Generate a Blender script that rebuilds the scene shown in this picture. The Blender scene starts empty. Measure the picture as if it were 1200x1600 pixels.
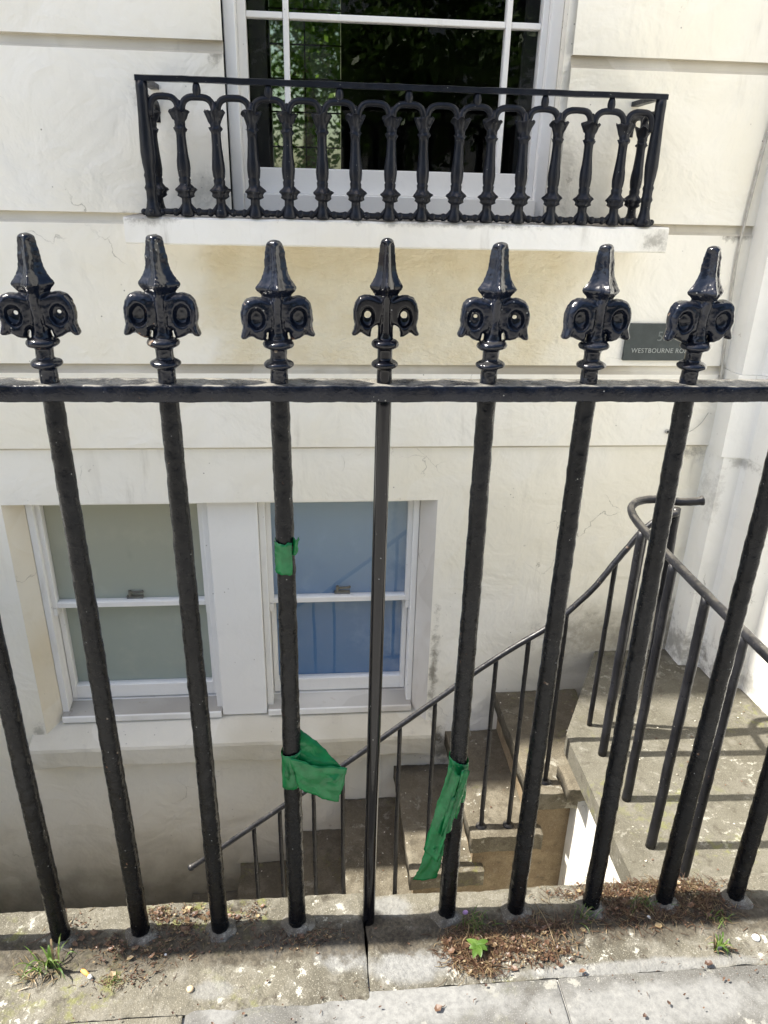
import bpy, math, random
from mathutils import Vector, Matrix, noise
R = math.radians
SC = bpy.context.scene
COL = SC.collection
random.seed(7)

# ------------------------------------------------------------------ camera
cam_d = bpy.data.cameras.new("camera"); cam = bpy.data.objects.new("camera", cam_d); COL.objects.link(cam)
cam_d.sensor_fit = 'VERTICAL'; cam_d.sensor_height = 36.0; cam_d.lens = 26.0
cam_d.clip_start = 0.02; cam_d.clip_end = 400
_r = Vector((0.99616, -0.08463, 0.02248)); _u = Vector((0.0133, 0.39991, 0.91646)); _w = Vector((0.08655, 0.91264, -0.3995))
m = Matrix((( _r.x, _u.x, -_w.x, -0.0922), (_r.y, _u.y, -_w.y, -1.01458), (_r.z, _u.z, -_w.z, 1.34048), (0, 0, 0, 1)))
cam.matrix_world = m
SC.camera = cam

# ------------------------------------------------------------------ world and sun
SUN_EL = 56.0
TO_SUN = Vector((-math.cos(R(SUN_EL)), 0.024, math.sin(R(SUN_EL)))).normalized()
w_ = bpy.data.worlds.new("World"); SC.world = w_; w_.use_nodes = True
wn = w_.node_tree; wn.nodes.clear()
sky = wn.nodes.new('ShaderNodeTexSky'); sky.sky_type = 'NISHITA'; sky.sun_disc = False
sky.sun_elevation = R(SUN_EL); sky.sun_rotation = R(-90); sky.air_density = 1.0; sky.dust_density = 2.5; sky.ozone_density = 0.7
bg = wn.nodes.new('ShaderNodeBackground'); bg.inputs[1].default_value = 0.115
wo = wn.nodes.new('ShaderNodeOutputWorld')
wn.links.new(sky.outputs[0], bg.inputs[0]); wn.links.new(bg.outputs[0], wo.inputs[0])
sd = bpy.data.lights.new("sun", 'SUN'); sd.energy = 5.0; sd.angle = R(0.55); sd.color = (1.0, 0.95, 0.86)
so = bpy.data.objects.new("sun", sd); COL.objects.link(so)
so.rotation_euler = (-TO_SUN).to_track_quat('-Z', 'Y').to_euler()
SC.view_settings.view_transform = 'Standard'; SC.view_settings.look = 'None'
SC.view_settings.exposure = 1.36; SC.view_settings.gamma = 1.0
SC.render.engine = 'CYCLES'
SC.render.resolution_x = 768; SC.render.resolution_y = 1024

W = 1.365            # the facade plane
ZL = -0.32           # landing level

# ------------------------------------------------------------------ materials
class NT:
    def __init__(s, name):
        s.m = bpy.data.materials.new(name); s.m.use_nodes = True
        s.t = s.m.node_tree; s.t.nodes.clear()
        s.out = s.n('ShaderNodeOutputMaterial')
        s.co = s.n('ShaderNodeTexCoord').outputs['Object']
    def n(s, typ, **kw):
        x = s.t.nodes.new(typ)
        for k, v in kw.items(): setattr(x, k, v)
        return x
    def l(s, a, b): s.t.links.new(a, b)
    def val(s, inp, v):
        if hasattr(v, 'is_output') or isinstance(v, bpy.types.NodeSocket): s.l(v, inp)
        elif isinstance(v, (tuple, list)) and len(v) == 3 and inp.type == 'RGBA': inp.default_value = (*v, 1)
        else: inp.default_value = v
    def mapping(s, scale=(1, 1, 1), loc=(0, 0, 0), vec=None):
        x = s.n('ShaderNodeMapping'); s.l(vec or s.co, x.inputs[0])
        x.inputs['Scale'].default_value = scale; x.inputs['Location'].default_value = loc
        return x.outputs[0]
    def noise(s, scale, detail=4, rough=.55, vec=None, dist=0.0):
        x = s.n('ShaderNodeTexNoise'); s.l(vec or s.co, x.inputs['Vector'])
        x.inputs['Scale'].default_value = scale; x.inputs['Detail'].default_value = detail
        x.inputs['Roughness'].default_value = rough; x.inputs['Distortion'].default_value = dist
        return x.outputs[0]
    def vor(s, scale, feature='F1', vec=None, out=0):
        x = s.n('ShaderNodeTexVoronoi', feature=feature); s.l(vec or s.co, x.inputs['Vector'])
        x.inputs['Scale'].default_value = scale
        return x.outputs[out]
    def ramp(s, f, a, b, v0=0.0, v1=1.0):          # smooth map range
        x = s.n('ShaderNodeMapRange', interpolation_type='SMOOTHSTEP'); s.val(x.inputs[0], f)
        x.inputs[1].default_value = a; x.inputs[2].default_value = b
        x.inputs[3].default_value = v0; x.inputs[4].default_value = v1
        return x.outputs[0]
    def mix(s, f, a, b):
        x = s.n('ShaderNodeMix', data_type='RGBA'); s.val(x.inputs[0], f)
        s.val(x.inputs[6], a); s.val(x.inputs[7], b); return x.outputs[2]
    def math(s, op, a, b=0.0):
        x = s.n('ShaderNodeMath', operation=op); s.val(x.inputs[0], a); s.val(x.inputs[1], b); return x.outputs[0]
    def sep(s, v=None):
        x = s.n('ShaderNodeSeparateXYZ'); s.l(v or s.co, x.inputs[0]); return x.outputs
    def pos(s): return s.sep(s.n('ShaderNodeNewGeometry').outputs['Position'])
    def bump(s, h, strength=.5, dist=.01, nrm=None):
        x = s.n('ShaderNodeBump'); x.inputs['Strength'].default_value = strength
        x.inputs['Distance'].default_value = dist; s.val(x.inputs['Height'], h)
        if nrm: s.l(nrm, x.inputs['Normal'])
        return x.outputs[0]
    def pbr(s, col, rough=.6, nrm=None, spec=.5, **kw):
        p = s.n('ShaderNodeBsdfPrincipled'); s.val(p.inputs['Base Color'], col); s.val(p.inputs['Roughness'], rough)
        p.inputs['Specular IOR Level'].default_value = spec
        if nrm: s.l(nrm, p.inputs['Normal'])
        for k, v in kw.items(): s.val(p.inputs[k.replace('_', ' ')], v)
        s.l(p.outputs[0], s.out.inputs[0]); return s.m

def mat_stucco(name, base, warm, seed=0.0, lump=1.0, dirt=.5, low_dirt_shade=False, gloss=.45, cracks=True, slab_shade=False, spots=()):
    t = NT(name); v = t.mapping(loc=(seed, seed * .7, seed * 1.3))
    big = t.noise(1.6, 3, .5, v); med = t.noise(9, 5, .6, v); fine = t.noise(70, 4, .6, v)
    col = t.mix(t.ramp(big, .38, .66), base, warm)
    col = t.mix(t.math('MULTIPLY', t.ramp(med, .52, .78), .35), col, tuple(c * .82 for c in base))
    # vertical runs of dirt
    vs = t.mapping((7, 7, .9), (seed, 0, 3), None)
    run = t.math('MULTIPLY', t.ramp(t.noise(3.0, 5, .6, vs), .55, .80), t.ramp(t.noise(2.3, 2, .5, v), .42, .7))
    col = t.mix(t.math('MULTIPLY', run, dirt), col, (.34, .31, .25))
    pt = t.ramp(t.noise(2.4, 2, .4, t.mapping((1, 1, 1), (seed + 11, 2, 1))), .575, .585)
    col = t.mix(t.math('MULTIPLY', pt, .14), col, (.88, .87, .82))
    ws = t.math('MULTIPLY', t.ramp(t.noise(1.0, 6, .7, t.mapping((46, 46, 1.3), (seed + 2, 0, 1))), .60, .72), t.ramp(t.noise(1.7, 3, .5, t.mapping(loc=(seed + 7, 1, 4))), .48, .66))
    col = t.mix(t.math('MULTIPLY', ws, dirt * .35), col, (.42, .38, .30))
    # small specks and chips
    sp = t.vor(34, 'F1', t.mapping((1, 1, 1), (seed, 1, 0)))
    spg = t.math('MULTIPLY', t.ramp(sp, .10, .05), t.ramp(t.noise(6, 2, .5, v), .56, .64))
    col = t.mix(t.math('MULTIPLY', spg, .75), col, (.16, .14, .11))
    h = t.math('ADD', t.math('MULTIPLY', t.noise(5.5, 4, .55, v, .6), 1.4 * lump), t.math('MULTIPLY', fine, .10))
    h = t.math('ADD', h, t.math('MULTIPLY', t.noise(24, 3, .5, v), .22 * lump))
    if cracks:
        dv = t.n('ShaderNodeVectorMath', operation='ADD'); t.l(v, dv.inputs[0])
        nn = t.n('ShaderNodeTexNoise'); t.l(v, nn.inputs['Vector']); nn.inputs['Scale'].default_value = 9; nn.inputs['Detail'].default_value = 6
        ns = t.n('ShaderNodeVectorMath', operation='SCALE'); t.l(nn.outputs[1], ns.inputs[0]); ns.inputs['Scale'].default_value = .16
        t.l(ns.outputs[0], dv.inputs[1])
        e = t.vor(3.4, 'DISTANCE_TO_EDGE', dv.outputs[0])
        g = t.ramp(t.noise(2.1, 3, .6, t.mapping(loc=(seed + 4, 0, 2))), .57, .64)
        ck = t.math('MULTIPLY', t.ramp(e, .0050, .0010), g)
        col = t.mix(t.math('MULTIPLY', ck, .55), col, (.20, .18, .14))
        h = t.math('SUBTRACT', h, t.math('MULTIPLY', ck, .25))
        # flaking paint islands
        fl = t.math('MULTIPLY', t.ramp(t.noise(17, 5, .62, v), .665, .675), t.ramp(t.noise(1.9, 2, .5, t.mapping(loc=(seed + 9, 5, 2))), .55, .62))
        col = t.mix(t.math('MULTIPLY', fl, .6), col, (.46, .42, .35))
        h = t.math('SUBTRACT', h, t.math('MULTIPLY', fl, .12))
    if spots:
        x, _y, z = t.pos(); nn = t.math('MULTIPLY', t.math('SUBTRACT', t.noise(22, 8, .78, v), .5), 4.5)
        for cx, cz, sx, sz, amt in spots:
            dx = t.math('DIVIDE', t.math('SUBTRACT', x, cx), sx); dz = t.math('DIVIDE', t.math('SUBTRACT', z, cz), sz)
            d = t.math('SQRT', t.math('ADD', t.math('MULTIPLY', dx, dx), t.math('MULTIPLY', dz, dz)))
            col = t.mix(t.math('MULTIPLY', t.ramp(t.math('ADD', d, nn), 1.25, .0), amt), col, (.10, .085, .06))
    if slab_shade:       # rough panel under the balcony slab, its warm shade painted into the colour
        x, _y, z = t.pos()
        xx = t.math('ADD', x, t.math('MULTIPLY', t.math('SUBTRACT', t.noise(4, 4, .6, v), .5), .35))
        mk = t.math('MULTIPLY', t.ramp(xx, -.50, -.36), t.ramp(xx, .86, .62))
        col = t.mix(t.math('MULTIPLY', mk, .95), col, t.mix(t.ramp(med, .3, .7), (.70, .615, .43), (.76, .70, .54)))
        wv = t.noise(7, 6, .66, t.mapping((1, 1, 1.9), (1, 4, 2)), .15)
        h = t.math('ADD', h, t.math('MULTIPLY', t.math('MULTIPLY', wv, mk), 5.0))
    if low_dirt_shade:   # grime and algae by the steps and wall foot, with shade painted in downwards
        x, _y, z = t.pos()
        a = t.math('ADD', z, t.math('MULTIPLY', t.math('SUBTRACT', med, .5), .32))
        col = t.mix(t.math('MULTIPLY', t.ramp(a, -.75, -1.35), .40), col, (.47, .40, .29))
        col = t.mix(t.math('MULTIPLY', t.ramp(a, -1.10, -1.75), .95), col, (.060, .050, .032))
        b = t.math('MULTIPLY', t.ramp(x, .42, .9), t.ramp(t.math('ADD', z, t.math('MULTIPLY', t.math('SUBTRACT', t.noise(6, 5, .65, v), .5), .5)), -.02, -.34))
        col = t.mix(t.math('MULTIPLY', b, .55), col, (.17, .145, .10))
    return t.pbr(col, t.ramp(med, .3, .7, gloss, gloss + .22), t.bump(h, .55, .012), .4)

def mat_black(name, lump=1.0, rough=(.16, .42), dust=.0, chips=.5, grey=0.0, base=(.0035, .0050, .010), spec=.4, dustc=(.105, .098, .085), cg=.60):
    t = NT(name)
    oi = t.n('ShaderNodeObjectInfo'); v0 = t.n('ShaderNodeVectorMath', operation='ADD'); t.l(t.co, v0.inputs[0])
    sc = t.n('ShaderNodeVectorMath', operation='SCALE'); t.l(oi.outputs['Location'], sc.inputs[0]); sc.inputs['Scale'].default_value = 3.1
    t.l(sc.outputs[0], v0.inputs[1]); v = v0.outputs[0]
    n1 = t.noise(45, 5, .6, v); n2 = t.noise(220, 3, .5, v); n3 = t.noise(12, 3, .5, v)
    col = t.mix(t.ramp(n3, .35, .7), base, tuple(b * 1.6 + grey for b in base))
    sp = t.math('MULTIPLY', t.ramp(t.vor(130, 'F1', v), .17, .09), t.ramp(t.noise(40, 2, .5, v), .60, .64))
    col = t.mix(t.math('MULTIPLY', sp, .8), col, (.30, .30, .28))
    ch = t.math('MULTIPLY', t.ramp(t.noise(60, 5, .6, v), .66, .675), t.ramp(t.noise(9, 2, .5, v), cg, cg + .06))
    col = t.mix(t.math('MULTIPLY', ch, chips), col, t.mix(t.ramp(n2, .4, .6), (.16, .070, .035), (.22, .19, .15)))
    if dust:
        g = t.n('ShaderNodeNewGeometry'); nz = t.sep(g.outputs['Normal'])[2]
        du = t.math('MULTIPLY', t.ramp(nz, .55, .95), t.ramp(t.noise(30, 5, .65, v), .30, .62))
        col = t.mix(t.math('MULTIPLY', du, dust), col, dustc)
    ro = t.ramp(n1, .3, .75, rough[0], rough[1])
    h = t.math('ADD', t.math('MULTIPLY', n1, 1.0 * lump), t.math('MULTIPLY', n2, .16 * lump))
    h = t.math('ADD', h, t.math('MULTIPLY', ch, -.5))
    return t.pbr(col, ro, t.bump(h, .5, .0022), spec)

def mat_stone(name, a, b, c, lichen=.5, moss=.2, scale=1.0, wear=.5, bumpd=.006, k=.62, soil_shade=None, smear=None):
    a, b, c = [tuple(q * k for q in w_) for w_ in (a, b, c)]
    t = NT(name); v = t.mapping()
    big = t.noise(3 * scale, 4, .6, v); med = t.noise(16 * scale, 6, .68, v); fine = t.noise(120 * scale, 4, .7, v); gr = t.noise(420, 2, .6, v)
    col = t.mix(t.ramp(big, .36, .66), a, b)
    col = t.mix(t.math('MULTIPLY', t.ramp(med, .46, .66), .85), col, c)
    col = t.mix(t.math('MULTIPLY', t.ramp(fine, .52, .72), .5), col, tuple(x * .42 for x in a))
    col = t.mix(t.math('MULTIPLY', t.ramp(gr, .56, .70), .5), col, tuple(min(.7, x * 2.2) for x in c))
    li = t.math('MULTIPLY', t.ramp(t.noise(38 * scale, 6, .72, v), .55, .61), t.ramp(t.noise(5, 3, .55, t.mapping(loc=(3, 1, 0))), .47, .60))
    col = t.mix(t.math('MULTIPLY', li, lichen), col, (.46, .45, .39))
    mo = t.math('MULTIPLY', t.ramp(t.noise(30, 6, .7, t.mapping(loc=(7, 3, 1))), .50, .62), t.ramp(t.noise(3.5, 3, .55, t.mapping(loc=(9, 1, 4))), .52, .64))
    col = t.mix(t.math('MULTIPLY', mo, moss), col, (.16, .17, .035))
    da = t.math('MULTIPLY', t.ramp(t.noise(24, 5, .65, t.mapping(loc=(1, 8, 1))), .55, .70), wear)
    col = t.mix(da, col, (.045, .038, .028))
    if smear:
        x, y, _z = t.pos(); nn = t.math('MULTIPLY', t.math('SUBTRACT', t.noise(14, 6, .68), .5), 1.5)
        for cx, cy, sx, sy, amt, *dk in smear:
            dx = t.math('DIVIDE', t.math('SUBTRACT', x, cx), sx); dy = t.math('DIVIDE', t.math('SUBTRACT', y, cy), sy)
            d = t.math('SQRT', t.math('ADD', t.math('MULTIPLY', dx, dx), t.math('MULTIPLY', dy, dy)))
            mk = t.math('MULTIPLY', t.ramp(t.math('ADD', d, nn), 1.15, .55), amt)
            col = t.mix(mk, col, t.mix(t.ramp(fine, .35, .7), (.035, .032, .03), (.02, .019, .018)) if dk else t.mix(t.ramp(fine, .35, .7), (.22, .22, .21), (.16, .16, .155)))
    if soil_shade:  # dark strip in y: soil on the coping, grime and painted shade on the steps
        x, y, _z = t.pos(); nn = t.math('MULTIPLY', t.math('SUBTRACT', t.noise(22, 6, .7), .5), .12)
        yy = t.math('ADD', y, nn); mk = t.math('MULTIPLY', t.ramp(yy, soil_shade[0] - .03, soil_shade[0]), t.ramp(yy, soil_shade[1] + .025, soil_shade[1]))
        col = t.mix(t.math('MULTIPLY', mk, soil_shade[2]), col, t.mix(t.ramp(fine, .4, .65), (.040, .034, .025), (.085, .072, .052)))
    h = t.math('ADD', t.math('ADD', med, t.math('MULTIPLY', fine, .35)), t.math('MULTIPLY', gr, .12))
    return t.pbr(col, .88, t.bump(h, .7, bumpd), .25)

def mat_plain(name, col, rough=.6, spec=.4, var=.15, bumps=None, bs=40):
    t = NT(name); n = t.noise(bs, 5, .6)
    c = t.mix(t.ramp(n, .3, .7), col, tuple(x * (1 - var) for x in col))
    return t.pbr(c, rough, t.bump(n, .4, bumps) if bumps else None, spec)

def mat_leaf(name, c1, c2, transl=.35):
    t = NT(name); g = t.n('ShaderNodeNewGeometry')
    rnd = g.outputs['Random Per Island']
    c = t.mix(rnd, c1, c2)
    d = t.n('ShaderNodeBsdfPrincipled'); t.l(c, d.inputs['Base Color']); d.inputs['Roughness'].default_value = .45
    tr = t.n('ShaderNodeBsdfTranslucent'); t.l(c, tr.inputs[0])
    mx = t.n('ShaderNodeMixShader'); mx.inputs[0].default_value = transl
    t.l(d.outputs[0], mx.inputs[1]); t.l(tr.outputs[0], mx.inputs[2]); t.l(mx.outputs[0], t.out.inputs[0])
    return t.m

def mat_glass(name, tint=(1, 1, 1), refl=1.0):
    t = NT(name)
    fr = t.n('ShaderNodeLayerWeight'); fr.inputs[0].default_value = .5
    nb = t.bump(t.noise(3.0, 2, .4), .12, .01); t.l(nb, fr.inputs['Normal'])
    rf = t.math('ADD', t.math('MULTIPLY', t.math('POWER', fr.outputs['Facing'], 5.0), .9), .055)
    gl = t.n('ShaderNodeBsdfGlossy'); gl.inputs['Roughness'].default_value = .01; t.l(nb, gl.inputs['Normal'])
    tp = t.n('ShaderNodeBsdfTransparent'); t.val(tp.inputs[0], tint)
    mx = t.n('ShaderNodeMixShader'); t.l(t.math('MULTIPLY', rf, refl), mx.inputs[0])
    t.l(tp.outputs[0], mx.inputs[1]); t.l(gl.outputs[0], mx.inputs[2]); t.l(mx.outputs[0], t.out.inputs[0])
    return t.m

def mat_film(name, c_top, c_bot, z0, z1, refl=1.6):
    t = NT(name); z = t.pos()[2]
    c = t.mix(t.math('ADD', t.ramp(z, z0, z1), t.math('MULTIPLY', t.math('SUBTRACT', t.noise(4, 3, .5), .5), .25)), c_bot, c_top)
    c = t.mix(t.math('MULTIPLY', t.ramp(t.noise(9, 5, .65), .5, .75), .18), c, tuple(min(1, x * 1.5 + .04) for x in c_top))
    return t.pbr(c, .55, None, .3)

M = {}
M['wall'] = mat_stucco('cream_painted_stucco', (.82, .795, .715), (.80, .76, .64), 0.0, 1.7, .45, spots=[(1.235, 1.232, .06, .022, .75), (-.565, 1.575, .03, .04, .5), (1.27, .80, .02, .035, .8), (-.62, 1.245, .05, .02, .5), (-.355, 1.67, .02, .04, .6), (.655, 1.40, .03, .12, .3), (-.42, 1.33, .05, .05, .25)])
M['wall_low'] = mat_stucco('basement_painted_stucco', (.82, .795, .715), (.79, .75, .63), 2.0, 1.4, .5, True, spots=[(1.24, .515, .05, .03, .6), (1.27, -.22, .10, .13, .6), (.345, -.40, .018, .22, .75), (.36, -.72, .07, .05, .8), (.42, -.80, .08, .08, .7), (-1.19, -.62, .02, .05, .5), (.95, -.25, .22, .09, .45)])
M['wall_slab_shade'] = mat_stucco('slab_shade_stucco', (.82, .795, .715), (.80, .76, .64), 0.0, 1.7, .35, slab_shade=True)
M['groove'] = mat_stucco('dirty_groove', (.40, .36, .28), (.66, .62, .52), 6.0, .6, .8, cracks=False)
M['reveal'] = mat_stucco('stained_reveal', (.66, .58, .43), (.74, .70, .60), 3.0, 1.0, .6)
M['pier'] = mat_stucco('white_pier_stucco', (.80, .80, .76), (.77, .76, .71), 8.0, .7, .9, spots=[(1.34, .51, .04, .02, .45), (1.29, .38, .02, .09, .3), (1.30, -.26, .08, .10, .6), (1.44, -.28, .10, .06, .45)])
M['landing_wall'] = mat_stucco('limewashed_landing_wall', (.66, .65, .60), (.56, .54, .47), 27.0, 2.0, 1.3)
M['slab'] = mat_stucco('balcony_slab_paint', (.80, .785, .73), (.72, .69, .61), 11.0, 1.2, 1.3, spots=[(-.55, 1.255, .10, .018, .6), (.88, 1.22, .05, .03, .55), (.3, 1.257, .3, .010, .6)])
M['slab_top'] = mat_stucco('weathered_slab_top', (.30, .28, .24), (.20, .18, .15), 12.0, .8, 1.0, gloss=.7, cracks=False)
M['sillstone'] = mat_stucco('sill_stone_paint', (.60, .57, .48), (.46, .42, .32), 14.0, 1.3, 1.0)
M['joinery'] = mat_stucco('white_joinery', (.83, .82, .785), (.78, .765, .73), 17.0, .25, .55, gloss=.3, cracks=False)
M['board_dirt'] = mat_stucco('weathered_grey_board', (.50, .48, .43), (.34, .32, .28), 21.0, .8, 1.0, gloss=.6)
M['joinery_worn'] = mat_stucco('worn_white_joinery', (.78, .77, .73), (.55, .51, .45), 19.0, .6, 1.0, gloss=.35)
M['iron'] = mat_black('thick_black_gloss', .9, (.11, .26), .25, .9, spec=.38, cg=.54)
M['iron_bar'] = mat_black('aged_black_gloss', 2.4, (.17, .38), .1, .8, .001, (.0028, .0033, .0044), .19, cg=.58)
M['iron_new'] = mat_black('new_black_gloss', .2, (.07, .15), .0, .0, 0, (.002, .0022, .004), .35)
M['iron_rail'] = mat_black('rail_black_gloss', 2.2, (.16, .38), .95, .5, spec=.3, dustc=(.21, .20, .175))
M['iron_cast'] = mat_black('cast_black_paint', 1.0, (.30, .50), .2, .25, .001, (.0035, .0048, .009), .28)
M['iron_hand'] = mat_black('worn_black_handrail', 1.3, (.26, .5), .65, .9, .004, (.0075, .0078, .010), .3)
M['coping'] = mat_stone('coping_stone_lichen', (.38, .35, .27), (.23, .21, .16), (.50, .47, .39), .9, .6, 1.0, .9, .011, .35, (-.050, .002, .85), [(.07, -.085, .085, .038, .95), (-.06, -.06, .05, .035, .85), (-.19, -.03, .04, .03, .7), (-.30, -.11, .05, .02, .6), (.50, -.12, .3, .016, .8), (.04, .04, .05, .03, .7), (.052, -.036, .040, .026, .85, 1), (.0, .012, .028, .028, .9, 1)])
M['paving'] = mat_stone('pale_paving_stone', (.43, .42, .39), (.34, .33, .30), (.52, .51, .48), .35, .12, .7, .30, .004, .27, None, [(.06, -.16, .20, .05, .95), (.50, -.19, .26, .045, .8), (-.28, -.15, .035, .035, .8)])
M['paving_far'] = mat_stone('pavement_flags', (.43, .42, .39), (.34, .33, .30), (.52, .51, .48), .35, .12, .7, .3, .004, .95)
M['cement'] = mat_stone('pale_cement_patch', (.56, .56, .55), (.48, .48, .47), (.62, .62, .61), .3, .0, .8, .14, .003, .85)
M['step'] = mat_stone('worn_step_stone', (.29, .25, .18), (.18, .155, .11), (.38, .34, .26), .4, .45, .8, .6, .009, .42, (1.07, 1.6, .40))  # strip towards the wall: grime with shade painted into the colour
M['collar'] = mat_stone('dirty_mortar_collar', (.24, .22, .18), (.12, .11, .09), (.34, .32, .28), .6, .3, 1.2, .8, .006, .45)
M['landing'] = mat_stone('landing_stone', (.32, .30, .235), (.24, .22, .165), (.39, .365, .30), .40, .4, .8, .5, .008, .34)
M['sandy'] = mat_stone('sandy_render', (.42, .32, .20), (.32, .24, .15), (.50, .40, .26), .1, .1, .8, .5, .010, .5)
M['dark'] = mat_plain('dark_room', (.018, .019, .017), .8)
M['asphalt'] = mat_plain('asphalt', (.30, .29, .27), .9, .3, .3, .01, 60)
M['glass'] = mat_glass('window_glass')
def _dusty():
    t = NT('dusty_green_glass'); r = t.n('ShaderNodeBsdfRefraction'); r.inputs['Color'].default_value = (.42, .45, .33, 1); r.inputs['Roughness'].default_value = .16; r.inputs['IOR'].default_value = 1.12
    t.l(r.outputs[0], t.out.inputs[0]); return t.m
M['glass_dirty'] = _dusty(); M['glass_low'] = mat_glass('basement_glass', (1, 1, 1), 2.0)
M['film_green'] = mat_film('grey_green_obscured_glass', (.42, .425, .33), (.40, .45, .395), -.25, .25)
M['film_blue'] = mat_film('blue_obscured_glass', (.28, .38, .47), (.10, .215, .40), -.35, .30)
M['bark'] = mat_plain('bark', (.09, .07, .05), .9, .2, .4, .02, 20)
M['leaf'] = mat_leaf('tree_leaves', (.045, .10, .015), (.10, .17, .03))
M['leaf_bright'] = mat_leaf('garden_leaves', (.07, .15, .02), (.16, .26, .05), .45)
M['grass'] = mat_leaf('grass_blades', (.06, .13, .018), (.14, .20, .045), .4)
M['twig'] = mat_leaf('dry_litter', (.050, .024, .015), (.15, .085, .050), .1)
M['straw'] = mat_leaf('straw', (.16, .11, .06), (.30, .23, .13), .2)
M['brick'] = mat_plain('opposite_stucco', (.55, .53, .47), .8, .2, .2, None, 3)
M['brass'] = mat_plain('dull_catch_metal', (.10, .10, .085), .45, .6)
M['slate'] = mat_plain('slate_plaque', (.050, .062, .062), .55, .4, .25, .001, 30)
M['letters'] = mat_plain('plaque_lettering', (.38, .40, .38), .6)
M['letters_faint'] = mat_plain('worn_plaque_figures', (.15, .17, .165), .6)
M['paper'] = mat_plain('cigarette_paper', (.75, .73, .68), .7)
M['pebble_'] = mat_plain('pale_debris', (.50, .47, .40), .9)
M['filter'] = mat_plain('cigarette_filter', (.70, .36, .10), .7)
M['cable'] = mat_plain('painted_cable', (.52, .50, .44), .5, .4, .3)
def _tape():
    t = NT('green_plastic_tape')
    n = t.noise(60, 4, .6)
    c = t.mix(t.ramp(n, .35, .7), (.003, .145, .040), (.010, .215, .065))
    p = t.n('ShaderNodeBsdfPrincipled'); t.l(c, p.inputs['Base Color']); p.inputs['Roughness'].default_value = .27
    t.l(t.bump(t.noise(38, 3, .5, None, 1.5), .6, .004), p.inputs['Normal'])
    tr = t.n('ShaderNodeBsdfTranslucent'); t.val(tr.inputs[0], (.015, .34, .08))
    mx = t.n('ShaderNodeMixShader'); mx.inputs[0].default_value = .3
    t.l(p.outputs[0], mx.inputs[1]); t.l(tr.outputs[0], mx.inputs[2]); t.l(mx.outputs[0], t.out.inputs[0])
    return t.m
M['tape'] = _tape()

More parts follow.
